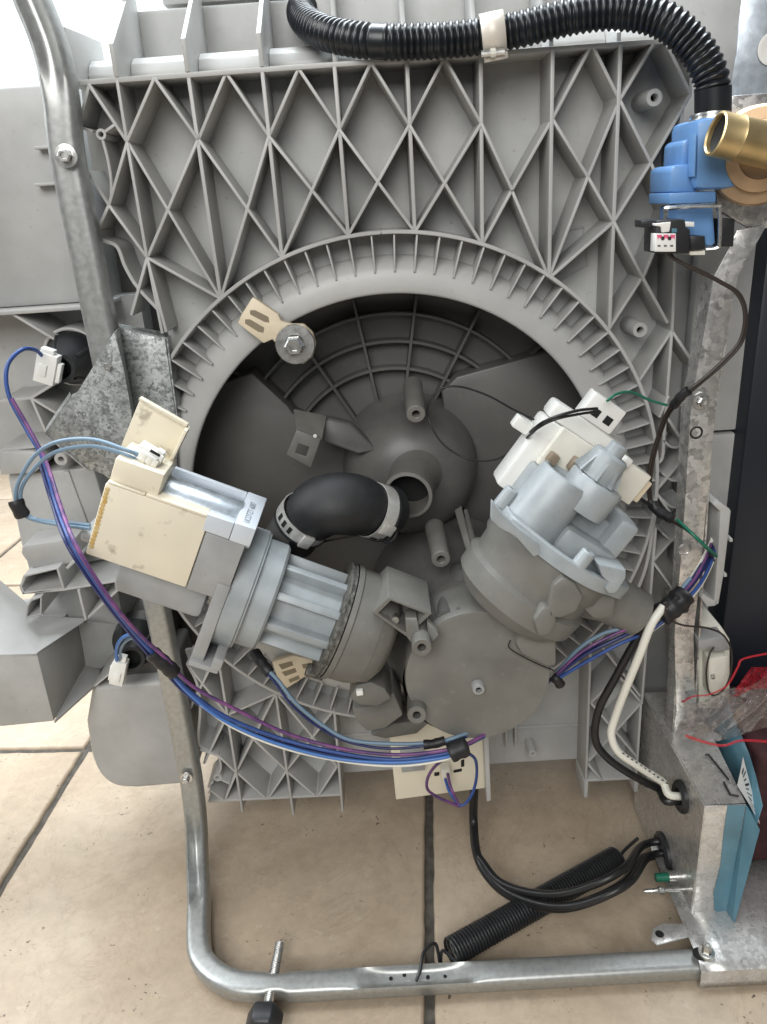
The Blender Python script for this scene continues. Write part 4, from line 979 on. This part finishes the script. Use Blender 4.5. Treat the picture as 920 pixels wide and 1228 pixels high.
for (x, y, z) in ((.0085, .000, .044), (.0085, -.055, .004)):
    qcyl('screw_post', x - .004, y, z, [(.0055, 0), (.0050, .014), (.0042, .0148), (.0024, .0148), (.0022, .006)], 'blue_grey', 22)
    qcyl('hole', x + .005, y, z, [(0, 0), (.0023, 0)], 'dark_hole', 14)
# white coil block behind
cb = qbox('coil_housing', .010, .070, -.058, -.004, -.046, -.020, 'white', .003)
qbox('coil_face', .040, .0715, -.046, .010, -.0198, -.012, 'off_white', .0015)
qbox('coil_wing', .050, .076, .012, .034, -.034, -.020, 'off_white', .001)
qbox('coil_wing', .054, .072, .0342, .040, -.032, -.024, 'clip', .001)
qbox('coil_ear', .050, .060, -.072, -.0582, -.040, -.030, 'white', .0015)
qbox('coil_lid', .0702, .083, -.056, .006, -.048, -.026, 'white', .003)
qbox('coil_tab', .072, .079, .006, .012, -.024, -.014, 'white', .001)
so_ = qbox('socket', .0832, .103, -.036, -.008, -.046, -.030, 'white', .0012)
for k_ in range(2): qbox('socket_slot', .088, .094, -.030 + k_ * .011, -.024 + k_ * .011, -.0302, -.0295, 'dark_hole', 0, so_)
qbox('brush_stub', .050, .060, -.028, -.021, -.012, -.004, 'brush', .001); qbox('brush_stub', .046, .054, -.044, -.037, -.012, -.004, 'brush', .001)
slab('chamber_pad', [(664, 702), (676, 692), (690, 700), (700, 716), (692, 734), (672, 742), (656, 740), (660, 722)], -.146, -.11, 'sump2', sump, .002)
slab('chamber_pad', [(700, 706), (740, 716), (736, 742), (712, 744), (698, 730)], -.125, -.09, 'sump2', sump, .003)
slab('chamber_lug', [(640, 744), (652, 728), (664, 730), (668, 744), (660, 762), (646, 764)], -.146, -.11, 'sump2', sump, .002)
# discharge spout of the sump
b = MB(); b.tube([P(690, 705, -.085), P(730, 718, -.085), P(763, 735, -.083)], [.021, .0185, .0185], 28); b.build('discharge_spout', M['sump2'], sump, smooth=50)
b = MB(); b.prism([P(688, 720, -.10), P(735, 735, -.104), P(738, 738, -.104), P(720, 745, -.10), P(690, 735, -.10)], (0, .012, 0)); b.build('spout_rib', M['sump2'], sump, bevel=.001)
slab('pump_saddle', [(618, 772), (632, 748), (642, 742), (652, 748), (668, 760), (668, 800), (655, 800), (625, 785)], Yd - .006, -.08, 'sump2', sump, .003)
b = MB(); b.lathe(P(636, 752, Yd - .008), (0, -1, 0), [(.0075, -.01), (.0075, 0), (.0045, .0003), (.004, -.008)], 20); b.build('saddle_eye', M['sump2'], sump)
b = MB(); b.lathe(P(636, 752, Yd - .004), (0, -1, 0), [(0, 0), (.0044, 0)], 16); b.build('saddle_hole', M['dark_hole'], sump)
b = MB(); b.tube(smooth_path([P(612, 768, Yd - .003), P(612, 778, Yd - .003), P(640, 794, Yd - .003), P(664, 804, Yd - .003)], 6), .0005, 6); b.build('seam', M['dark_hole'], sump)

# ================================================================== SMALL PLASTIC PARTS
# beige retaining clips with bolt
def ret_clip(pts, slots, Yq, label, bolt_at=None):
    t = thing('retaining_clip', P(*pts[0], Yq), label, 'clip', 'beige retaining clips on the ring')
    b = MB(); b.prism([P(*p, Yq) for p in pts], (0, .007, 0)); bd = b.build('clip_body', M['clip'], t, bevel=.0012)
    for s in slots:
        b = MB(); b.prism([P(*p, Yq - .0002) for p in s], (0, .002, 0)); b.build('slot', M['beige_slot'], bd)
    if bolt_at:
        p = P(*bolt_at, Yq - .001); b = MB(); b.lathe(p, (0, -1, 0), [(0, 0), (px(24, p), 0), (px(23, p), .0016), (px(12, p), .002)], 36); b.build('washer', M['zinc'], t)
        bolt(t, p + V((0, -.0018, 0)), (0, -1, 0), px(13, p), .006, washer=False, hexr=px(12, p))
M['beige_slot'] = mat('clip_slot_shadow', (.22, .18, .12), .6)
ret_clip([(303, 356), (334, 377), (337, 385), (350, 389), (364, 389), (375, 399), (379, 413), (375, 428), (364, 437), (348, 435), (337, 426), (331, 413), (327, 407), (316, 412), (285, 388), (289, 378)],
         [[(300, 372), (306, 372), (322, 380), (323, 387), (317, 386), (300, 377)], [(294, 383), (300, 383), (317, 393), (316, 399), (310, 398), (294, 388)]], -.012, 'beige retaining clip bolted over the upper left of the ring', (354, 413))
ret_clip([(326, 794), (352, 786), (380, 792), (384, 806), (366, 812), (344, 826), (332, 812)],
         [[(334, 797), (350, 793), (352, 798), (338, 803)], [(338, 806), (354, 801), (356, 806), (342, 811)], [(362, 797), (374, 795), (375, 800), (364, 802)], [(346, 815), (358, 810), (360, 814), (348, 819)]], -.008, 'beige slotted clip on the ring below the pump motor')

# black cylinder sensors with plugs
def sensor(q0, q1, y0, y1, r0, r1, pq, pang, label, plug_lab):
    a, b_ = P(*q0, y0), P(*q1, y1); R0, R1 = px(r0, a), px(r1, b_); d = b_ - a; Ln = d.length
    t = thing('rinse_sensor', a, label, 'sensor', 'black sensor caps on the left flank')
    b = MB(); b.lathe(a, d, [(0, 0), (R0, 0), (R0, Ln * .35), (R0 * .93, Ln * .38), (R1 * 1.25, Ln * .8), (R1 * 1.15, Ln), (R1 * .85, Ln), (R1 * .8, Ln - .012)], 30); b.build('cap_body', M['black'], t)
    b = MB(); b.lathe(a + d.normalized() * (Ln - .011), d, [(0, 0), (R1 * .82, 0)], 20); b.build('bore', M['dark_hole'], t)
    for k in range(4):
        ang = k * math.pi / 2 + .5; f2 = axis_frame(a, d); rr_ = R0 * .97
        b = MB(); p0 = f2(Ln * .3, rr_ * math.cos(ang), rr_ * math.sin(ang)); p1 = f2(Ln * .8, R1 * 1.25 * math.cos(ang), R1 * 1.25 * math.sin(ang)); b.tube([p0, p1], .0016, 6); b.build('cap_rib', M['black'], t)
    f2 = F(P(*pq, y1 - .008), P(pq[0] + 10 * math.cos(pang), pq[1] + 10 * math.sin(pang), y1 - .008) - P(*pq, y1 - .008), None, (0, -1, 0))
    return t, f2
t1, f2 = sensor((95, 424), (72, 442), .07, -.01, 30, 15, (57, 441), .3, 'black cylindrical sensor cap in the upper recess beside the left rail', '')
def wplug(f2, label, w, h, d):
    o = MB(); o.box(-w, w, -h, h, -d, d, f2); o.box(-w * .8, w * .5, h * .98, h * 1.3, -d * .7, d * .7, f2); o.box(w, w * 1.45, -h * .75, h * .55, -d * .6, d * .6, f2); o.box(-w * .6, w * .2, -h * .5, h * .3, d, d * 1.3, f2)
    ob = o.build('wire_plug', M['white'], None, bevel=.0006); tag(ob, label, 'connector', 'white wire plugs'); return ob
wplug(f2, 'small white wire plug pushed into the upper black sensor cap', .0075, .0115, .005)
t2, f2 = sensor((167, 757), (157, 791), .06, -.01, 27, 14, (142, 804), 1.75, 'black cylindrical sensor cap above the container at lower left', '')
f2 = F(P(143, 805, -.018), P(147, 785, -.018) - P(140, 822, -.018), None, (0, -1, 0))
wplug(f2, 'small white wire plug hanging from the lower black sensor cap', .012, .006, .005)

# beige switch plate at the bottom
sw = thing('switch_plate', P(530, 955, -.045), 'beige plastic switch plate hanging below the disc cover', 'switch plate')
Ys = -.05
b = MB(); b.prism([P(466, 872, Ys), P(475, 959, Ys), P(583, 945, Ys), P(579, 862, Ys), P(520, 850, Ys)], (0, .004, 0)); b.build('plate', M['clip2'] if 'clip2' in M else mat('cream_plate', (.74, .69, .56), .5, var=.03, scale=40), sw, bevel=.0006)
slab('micro_switch', [(480, 905), (509, 902), (510, 924), (482, 927)], Ys - .008, Ys, 'mid_grey', sw, .0008)
p = P(492, 912, Ys - .0085); b = MB(); b.lathe(p, (0, -1, 0), [(0, .001), (.003, .0008), (.0034, 0)], 14); b.build('switch_button', M['white'], sw)
for q in ([(553, 912), (557, 911), (557, 919), (553, 920)], [(544, 924), (554, 922), (554, 925), (544, 927)], [(521, 927), (527, 926), (527, 930), (521, 931)]): slab('slot', q, Ys - .0006, Ys + .001, 'dark_hole', sw, 0)
slab('end_rib', [(580, 880), (586, 880), (589, 960), (584, 962)], Ys - .012, .04, 'rib', sw, .0006)
slab('wire_tab', [(529, 925), (540, 923), (542, 940), (532, 944)], Ys - .012, Ys - .001, 'off_white', sw, .001)

# grey cable guide at the right
Yg = -.03
cg = thing('cable_guide', P(850, 720, Yg), 'grey plastic cable guide clip standing right of the galvanised rail', 'cable guide')
slab('guide_wall', [(864, 612), (877, 612), (874, 640), (868, 690), (862, 725), (856, 725), (862, 650)], Yg - .02, .05, 'tub', cg, .001)
slab('guide_base', [(846, 618), (862, 604), (866, 612), (858, 720), (846, 728), (842, 690)], Yg + .01, .05, 'tub', cg, .001)
slab('guide_lip', [(843, 712), (852, 718), (862, 722), (858, 727), (848, 728), (841, 718)], Yg - .02, Yg + .01, 'rib', cg, .001)
slab('guide_cap', [(856, 606), (862, 601), (876, 611), (876, 615), (864, 614)], Yg - .02, Yg + .01, 'rib', cg, .001)
for q in ([(876, 646), (879, 646), (879, 650), (875, 650)], [(869, 688), (872, 688), (872, 692), (868, 692)]): slab('guide_nib', q, Yg - .02, Yg, 'rib', cg, .0004)

# white terminal block low on the right
tbk = thing('terminal_block', P(855, 840, -.035), 'white terminal block with looped brown wire right of the rail', 'terminal block')
Yt = -.035
slab('block_back', [(836, 760), (866, 752), (876, 768), (876, 850), (838, 850)], Yt + .004, .05, 'off_white', tbk, .002)
slab('block_lid', [(838, 768), (870, 764), (876, 780), (858, 782), (852, 776), (838, 780)], Yt - .012, Yt + .006, 'mid_grey', tbk, .001)
slab('block_body', [(850, 790), (874, 786), (872, 828), (850, 834)], Yt - .010, Yt + .006, 'off_white', tbk, .0012)
slab('block_eye', [(853, 809), (858, 809), (858, 815), (853, 815)], Yt - .0116, Yt - .009, 'zinc', tbk, .0008)

# ================================================================== SPRING AND CORD
spr = thing('coil_spring', PZ(640, 1090, .0), 'long black coil spring lying hooked to the floor bar', 'spring')
a, b_ = PZ(540, 1142, .0175), PZ(740, 1030, .019); d = b_ - a; Ln = d.length; fr = axis_frame(a, d)
turns = int(Ln / .0029); hp = [fr(Ln * k / (turns * 12), 0.0106 * math.cos(2 * math.pi * k / 12), 0.0106 * math.sin(2 * math.pi * k / 12)) for k in range(turns * 12 + 1)]
b = MB(); b.tube(hp, .00135, 6); b.build('coil', M['black'], spr, smooth=60)
b = MB(); b.tube(smooth_path([hp[0], PZ(531, 1140, .018), PZ(528, 1155, .012), V((.012, -.145, .027)), V((.002, -.153, .028)), V((-.002, -.166, .024)), V((-.006, -.172, .02))], 6), .0014, 8); b.build('hook', M['black'], spr)
b = MB(); b.tube(smooth_path([hp[-1], PZ(745, 1025, .022), PZ(765, 1005, .028)], 6), .0015, 8); b.build('hook', M['black'], spr)

pc = thing('power_cord', PZ(650, 1090, .0), 'black power cord looping from under the tub into the junction box', 'cord')
base = [P(569, 940, -.02), P(568, 985, -.02), PZ(574, 1030, .03), PZ(600, 1066, .022), PZ(645, 1086, .03), PZ(690, 1086, .045), PZ(745, 1062, .062), g2 + V((-.02, -.002, -.002)), g2 + V((.01, 0, 0))]
for k, off in enumerate(((0, 0, 0), (.0035, -.004, .006), (.001, .005, .011))):
    b = MB(); pts = []
    for i, p in enumerate(base):
        s = min(1, max(0, (i - 1.5) / 3)); pts.append(p + V(off) * s)
    if k: pts = pts[2:]
    b.tube(smooth_path(pts, 10), .0042 if k == 0 else .0034, 12); b.build('cable', M['w_black'], pc, smooth=60)

# ================================================================== WIRES
def wire(name, label, strands, cat='wire', tapes=(), group=None):
    first = strands[0][1][0]; t = thing(name, P(*first), label, cat, group)
    for m, pts, r in strands:
        if len(pts) > 4: pts = [pts[0]] + [(x + random.uniform(-1.1, 1.1), y + random.uniform(-1.1, 1.1), Y + random.uniform(-.0008, .0008)) for x, y, Y in pts[1:-1]] + [pts[-1]]
        b = MB(); b.tube(smooth_path([P(*q) for q in pts], 8), r * (.58 if r < .003 else 1), 10); b.build('strand', M[m], t, smooth=60)
    for pts, r in tapes:
        b = MB(); pp = resample(smooth_path([P(*q) for q in pts], 6), .0012); b.tube(pp, [r * (1 + .05 * math.sin(k_ * .9)) for k_ in range(len(pp))], 12); b.build('tape_wrap', M['black_soft'], t, smooth=60)
    return t
def off(pts, dx, dy, dY=0, s=0): return [(x + dx * (0 if i < s else 1), y + dy * (0 if i < s else 1), Y + dY) for i, (x, y, Y) in enumerate(pts)]
h1 = [(52, 428, -.02), (42, 420, -.03), (25, 420, -.045), (9, 440, -.055), (10, 475, -.06), (32, 515, -.065), (52, 552, -.075), (66, 600, -.10), (84, 648, -.137), (110, 692, -.142), (140, 733, -.14), (170, 768, -.13), (196, 794, -.125), (225, 825, -.12), (268, 858, -.12), (330, 884, -.122), (400, 902, -.124), (470, 910, -.126), (530, 904, -.127), (560, 893, -.122), (600, 872, -.11)]
wire('wire_harness', 'long blue and purple wire harness sweeping down the left and under the disc', [
    ('w_blue', h1, .0026),
    ('w_purple', [(14, 478, -.062), (36, 517, -.067), (56, 553, -.077), (70, 600, -.104), (88, 648, -.140), (114, 692, -.145), (143, 732, -.143), (172, 765, -.133), (198, 790, -.128), (232, 822, -.122), (285, 852, -.121), (345, 880, -.122), (410, 898, -.124), (475, 906, -.126), (530, 901, -.128), (562, 890, -.123), (600, 868, -.11)], .0024),
    ('w_dblue', off(h1[6:], -4, 3, .003), .0024),
    ('w_sky', [(196, 796, -.124), (225, 830, -.12), (268, 864, -.121), (330, 891, -.123), (400, 908, -.126), (470, 915, -.127), (530, 909, -.128), (560, 899, -.123)], .0024),
    ('w_white', [(240, 845, -.118), (280, 872, -.119), (340, 898, -.121), (410, 912, -.124), (475, 918, -.127), (530, 912, -.128), (556, 900, -.123)], .0018)],
    'wiring', tapes=[([(182, 783, -.127), (196, 795, -.126), (210, 808, -.124)], .0056), ([(540, 903, -.127), (549, 899, -.1265), (560, 895, -.124)], .0075)])
wire('sensor_wire', 'short light blue wire arching from the lower sensor plug to the harness', [
    ('w_sky', [(140, 792, -.022), (140, 775, -.035), (150, 763, -.06), (165, 763, -.09), (182, 780, -.122)], .0026), ('w_slate', [(144, 792, -.020), (145, 777, -.033), (154, 767, -.058), (168, 768, -.09), (184, 785, -.122)], .0022)])
l1 = [(172, 548, -.115), (150, 538, -.12), (110, 527, -.11), (70, 530, -.10), (40, 548, -.092), (23, 578, -.09), (19, 600, -.09), (25, 614, -.09), (40, 624, -.092), (70, 629, -.10), (108, 634, -.11)]
wire('terminal_wires', 'pair of slate blue wires looping left from the motor terminal plug', [('w_slate', l1, .0024), ('w_slate', [(168, 554, -.116), (148, 545, -.118), (110, 536, -.108), (72, 540, -.098), (46, 557, -.09), (28, 582, -.088), (24, 602, -.089), (30, 615, -.09), (44, 622, -.09), (72, 626, -.098), (108, 630, -.108)], .0024)],
     tapes=[([(19, 600, -.09), (22, 608, -.091), (28, 619, -.09)], .0052)])
wire('pump_wires', 'slate blue wires running from below the finned motor to the disc', [
    ('w_slate', [(318, 800, -.10), (335, 818, -.105), (355, 842, -.11), (385, 868, -.115), (420, 886, -.118), (470, 893, -.12), (520, 890, -.12), (550, 882, -.12), (590, 866, -.105)], .0026),
    ('w_dblue', [(314, 800, -.10), (330, 820, -.105), (350, 846, -.11), (382, 872, -.115), (420, 890, -.118), (470, 897, -.12), (520, 894, -.12), (552, 886, -.12), (590, 870, -.105)], .0018)],
     tapes=[([(306, 783, -.085), (314, 795, -.095), (324, 808, -.102)], .0045), ([(508, 893, -.1215), (520, 892, -.1215), (534, 888, -.1215)], .0036)])
wire('loop_wires', 'blue and purple wire loop hanging in front of the beige switch plate', [
    ('w_blue', [(560, 902, -.12), (570, 912, -.105), (572, 935, -.09), (565, 955, -.085), (552, 966, -.085), (540, 950, -.08), (534, 934, -.068)], .0022),
    ('w_purple', [(556, 902, -.122), (530, 912, -.11), (514, 930, -.095), (512, 945, -.09), (524, 956, -.085), (545, 965, -.085), (552, 967, -.084)], .0022),
    ('w_purple', [(537, 928, -.066), (541, 945, -.082), (550, 964, -.086)], .0022)])
# right harness
hr = [(600, 850, -.07), (640, 828, -.075), (668, 811, -.09), (700, 785, -.095), (740, 765, -.095), (780, 747, -.09), (808, 726, -.085), (832, 700, -.075), (848, 675, -.06), (856, 655, -.04)]
right_h = wire('wire_harness', 'bundle of slate, blue and magenta wires running right from the disc to the rail', [
    ('w_dblue', hr, .0026), ('w_purple', [(668, 808, -.092), (700, 780, -.099), (740, 759, -.099), (780, 741, -.094), (806, 722, -.089), (830, 696, -.08), (846, 671, -.065), (853, 652, -.045)], .0019),
    ('w_blue', [(667, 815, -.09), (702, 793, -.093), (742, 773, -.094), (782, 754, -.09), (811, 731, -.086), (836, 704, -.076), (851, 678, -.06), (858, 656, -.04)], .0024),
    ('w_slate', [(668, 806, -.088), (695, 778, -.09), (722, 760, -.092), (750, 752, -.094), (780, 738, -.092), (805, 720, -.087), (828, 693, -.078)], .0028),
    ('w_dblue', [(668, 809, -.09), (698, 784, -.092), (730, 764, -.093), (770, 745, -.092), (804, 724, -.088), (826, 700, -.08), (842, 676, -.065)], .0024),
    ('w_white', [(782, 757, -.086), (812, 735, -.083), (838, 707, -.073), (853, 682, -.057), (860, 660, -.04)], .0016)], 'wiring',
     tapes=[([(792, 738, -.092), (808, 726, -.089), (822, 712, -.084)], .0088), ([(664, 812, -.088), (668, 815, -.09), (672, 821, -.089)], .004)])
wt = MB(); wt.prism([P(803, 722, -.094), P(812, 715, -.094), P(829, 722, -.094), (P(826, 735, -.094)), P(812, 738, -.094)], (0, .006, 0)); wt.build('tape_flag', M['black_soft'], right_h, bevel=.001)
ww = [(852, 622, -.03), (853, 640, -.045), (842, 668, -.07), (820, 700, -.085), (796, 727, -.095), (782, 748, -.10), (766, 785, -.10), (750, 825, -.095), (737, 860, -.09), (733, 880, -.09), (742, 900, -.092), (765, 918, -.09), (795, 938, -.082)]
tW = wire('white_wire', 'thick white insulated wire curving down from the rail to the junction box', [('w_white', ww[4:] , .0033), ('w_white', off(ww[:5], 2, 2, .012), .0026)])
endw = g1 + V((0, 0, 0)); b = MB(); b.tube(smooth_path([P(780, 928, -.087), P(795, 938, -.082), g1 + V((-.012, 0, .003)), g1], 6), .0033, 10); b.build('strand', M['w_white'], tW)
for k in range(11):
    t = k / 10; x = 748 + (800 - 748) * t; y = 904.5 + (940 - 904.5) * t; Y = -.0935 + (.0105) * t - .0032
    b = MB(); b.prism([P(x - 1.1, y - 1.6, Y), P(x + 1.3, y - .4, Y), P(x + 1.0, y + .6, Y), P(x - 1.4, y - .6, Y)], (0, .0005, 0)); b.build('print_mark', M['ink'], tW)
bw = [(800, 722, -.09), (786, 738, -.092), (762, 772, -.09), (738, 812, -.085), (719, 852, -.08), (715, 885, -.08), (728, 908, -.082), (755, 928, -.08), (790, 946, -.074)]
tB = wire('black_wire', 'thick black insulated wire beside the white wire into the junction box', [('w_black', bw, .0033)])
b = MB(); b.tube(smooth_path([P(775, 939, -.077), P(790, 946, -.074), g1 + V((-.014, 0, -.004)), g1 + V((0, 0, -.004))], 6), .0033, 10); b.build('strand', M['w_black'], tB)
vb = [(801, 303, -.07), (808, 311, -.07), (832, 322, -.07), (860, 335, -.07), (884, 352, -.07), (893, 378, -.07), (887, 408, -.07), (866, 434, -.07), (840, 456, -.07), (818, 474, -.066), (800, 496, -.05), (787, 530, -.035), (779, 565, -.03), (778, 595, -.03), (785, 610, -.035)]
wire('valve_wires', 'brown wires looping from the blue valve down past the rail', [('w_brown', vb, .0020), ('w_brown', off(vb, 3, 1.5, .003), .0019), ('w_brown', [(785, 610, -.035), (800, 622, -.045), (822, 634, -.06), (845, 655, -.065), (856, 672, -.05)], .0022)],
     tapes=[([(808, 486, -.058), (818, 474, -.067), (826, 468, -.07)], .0034), ([(782, 604, -.035), (790, 613, -.04), (806, 622, -.05)], .0042)])
wire('green_wire', 'thin green ground wire from the drain pump socket to the rail bolt', [('w_green', [(728, 481, -.075), (740, 472, -.07), (758, 470, -.062), (778, 479, -.055), (800, 486, -.052)], .0017)])
wire('green_wire', 'thin green wire crossing the rail beside the cable guide', [('w_green', [(812, 623, -.055), (830, 640, -.07), (846, 655, -.072), (859, 667, -.06)], .0024)])
wire('socket_wires', 'black wire pair curving left from the white drain pump socket', [('w_black', [(716, 490, -.085), (695, 493, -.095), (670, 498, -.1), (650, 506, -.095), (636, 518, -.07)], .0019), ('w_black', [(712, 494, -.085), (694, 496, -.095), (668, 502, -.1), (648, 511, -.093), (632, 525, -.07)], .0017)])
wire('loop_wire', 'thin black wire loop inside the round opening right of the dome', [('w_black', [(636, 518, -.06), (612, 542, -.04), (590, 552, -.03), (560, 549, -.02), (532, 532, -.015), (515, 505, -.01), (514, 482, .0), (528, 466, .005), (552, 463, .0), (585, 474, -.02), (615, 490, -.05), (640, 503, -.08)], .0013)])
wire('motor_wire', 'short black wire from the drain pump to the taped junction', [('w_black', [(755, 588, -.05), (768, 598, -.045), (786, 609, -.037)], .0024)])
wire('brown_loop_wire', 'thin dark brown wire looping round the white terminal block', [('w_brown', [(800, 722, -.10), (800, 738, -.10), (818, 750, -.09), (848, 754, -.07), (868, 762, -.06), (877, 785, -.055), (874, 815, -.055), (862, 833, -.055), (850, 830, -.055), (846, 808, -.055), (850, 785, -.052), (856, 776, -.048)], .0014)])

# ================================================================== PLASTIC BAG
rf = bpy.data.materials.new('red_film'); rf.use_nodes = True; nt = rf.node_tree; pb = nt.nodes['Principled BSDF']; pb.inputs['Base Color'].default_value = (.55, .02, .04, 1); pb.inputs['Roughness'].default_value = .3; pb.inputs['Alpha'].default_value = .55
bg_ = thing('plastic_bag', P(870, 850, -.10), 'crumpled clear plastic bag with red zip edges at the right', 'bag')
random.seed(21)
def bagp(u, v, side):
    x = 816 + u * 150 + 6 * math.sin(v * 5); y0_ = 862 - 45 * max(0, u - .25) * 1.3; y1_ = 880 + 8 * math.sin(u * 6); y = y0_ - 25 + (y1_ + 5 - y0_ + 25) * v
    yt = 838 - 60 * max(0, (u - .3)) ** .8 + 5 * math.sin(u * 14); yb = 880 + 10 * math.sin(u * 5 + .4)
    y = yt + (yb - yt) * v
    crumple = .007 * abs(math.sin(u * 9 + v * 4)) + .005 * abs(math.sin(u * 17 - v * 8 + 1)) + .004 * math.sin(u * 29 + v * 13)
    bulge = .024 * math.sin(math.pi * min(1, max(0, v))) * (1 if side else -.4)
    return P(x, y, -.10 - bulge + crumple)
for side in (1, 0):
    b = MB(); b.sheet([[bagp(i / 60, j / 28, side) for j in range(29)] for i in range(61)]); b.build('bag_film', M['bag'], bg_, smooth=70)
b = MB(); b.tube(smooth_path([P(818, 842, -.105), P(832, 835, -.112), P(850, 833, -.118), (P(872, 822, -.12)), P(885, 800, -.12), P(892, 790, -.12), P(930, 782, -.12)], 8), .0011, 6, flat=.4); b.build('zip_edge', rf, bg_)
b = MB(); b.tube(smooth_path([P(822, 882, -.108), P(845, 890, -.112), P(868, 894, -.115), P(890, 888, -.116), P(930, 890, -.115)], 8), .0011, 6, flat=.4); b.build('zip_edge', rf, bg_)
rp = [(884, 832), (890, 812), (905, 802), (935, 800), (935, 822), (910, 818), (898, 822), (892, 836)]
b = MB(); b.sheet([[P(882 + 52 * i / 24 + 3 * math.sin(j * 1.3), 826 - 26 * min(1, i / 9) + (10 + 16 * min(1, i / 9)) * j / 10, -.108 + .004 * math.sin(i * .9 + j * .5) + .003 * math.sin(i * 1.9 - j * 1.1)) for j in range(11)] for i in range(25)]); b.build('red_panel', rf, bg_, smooth=60)
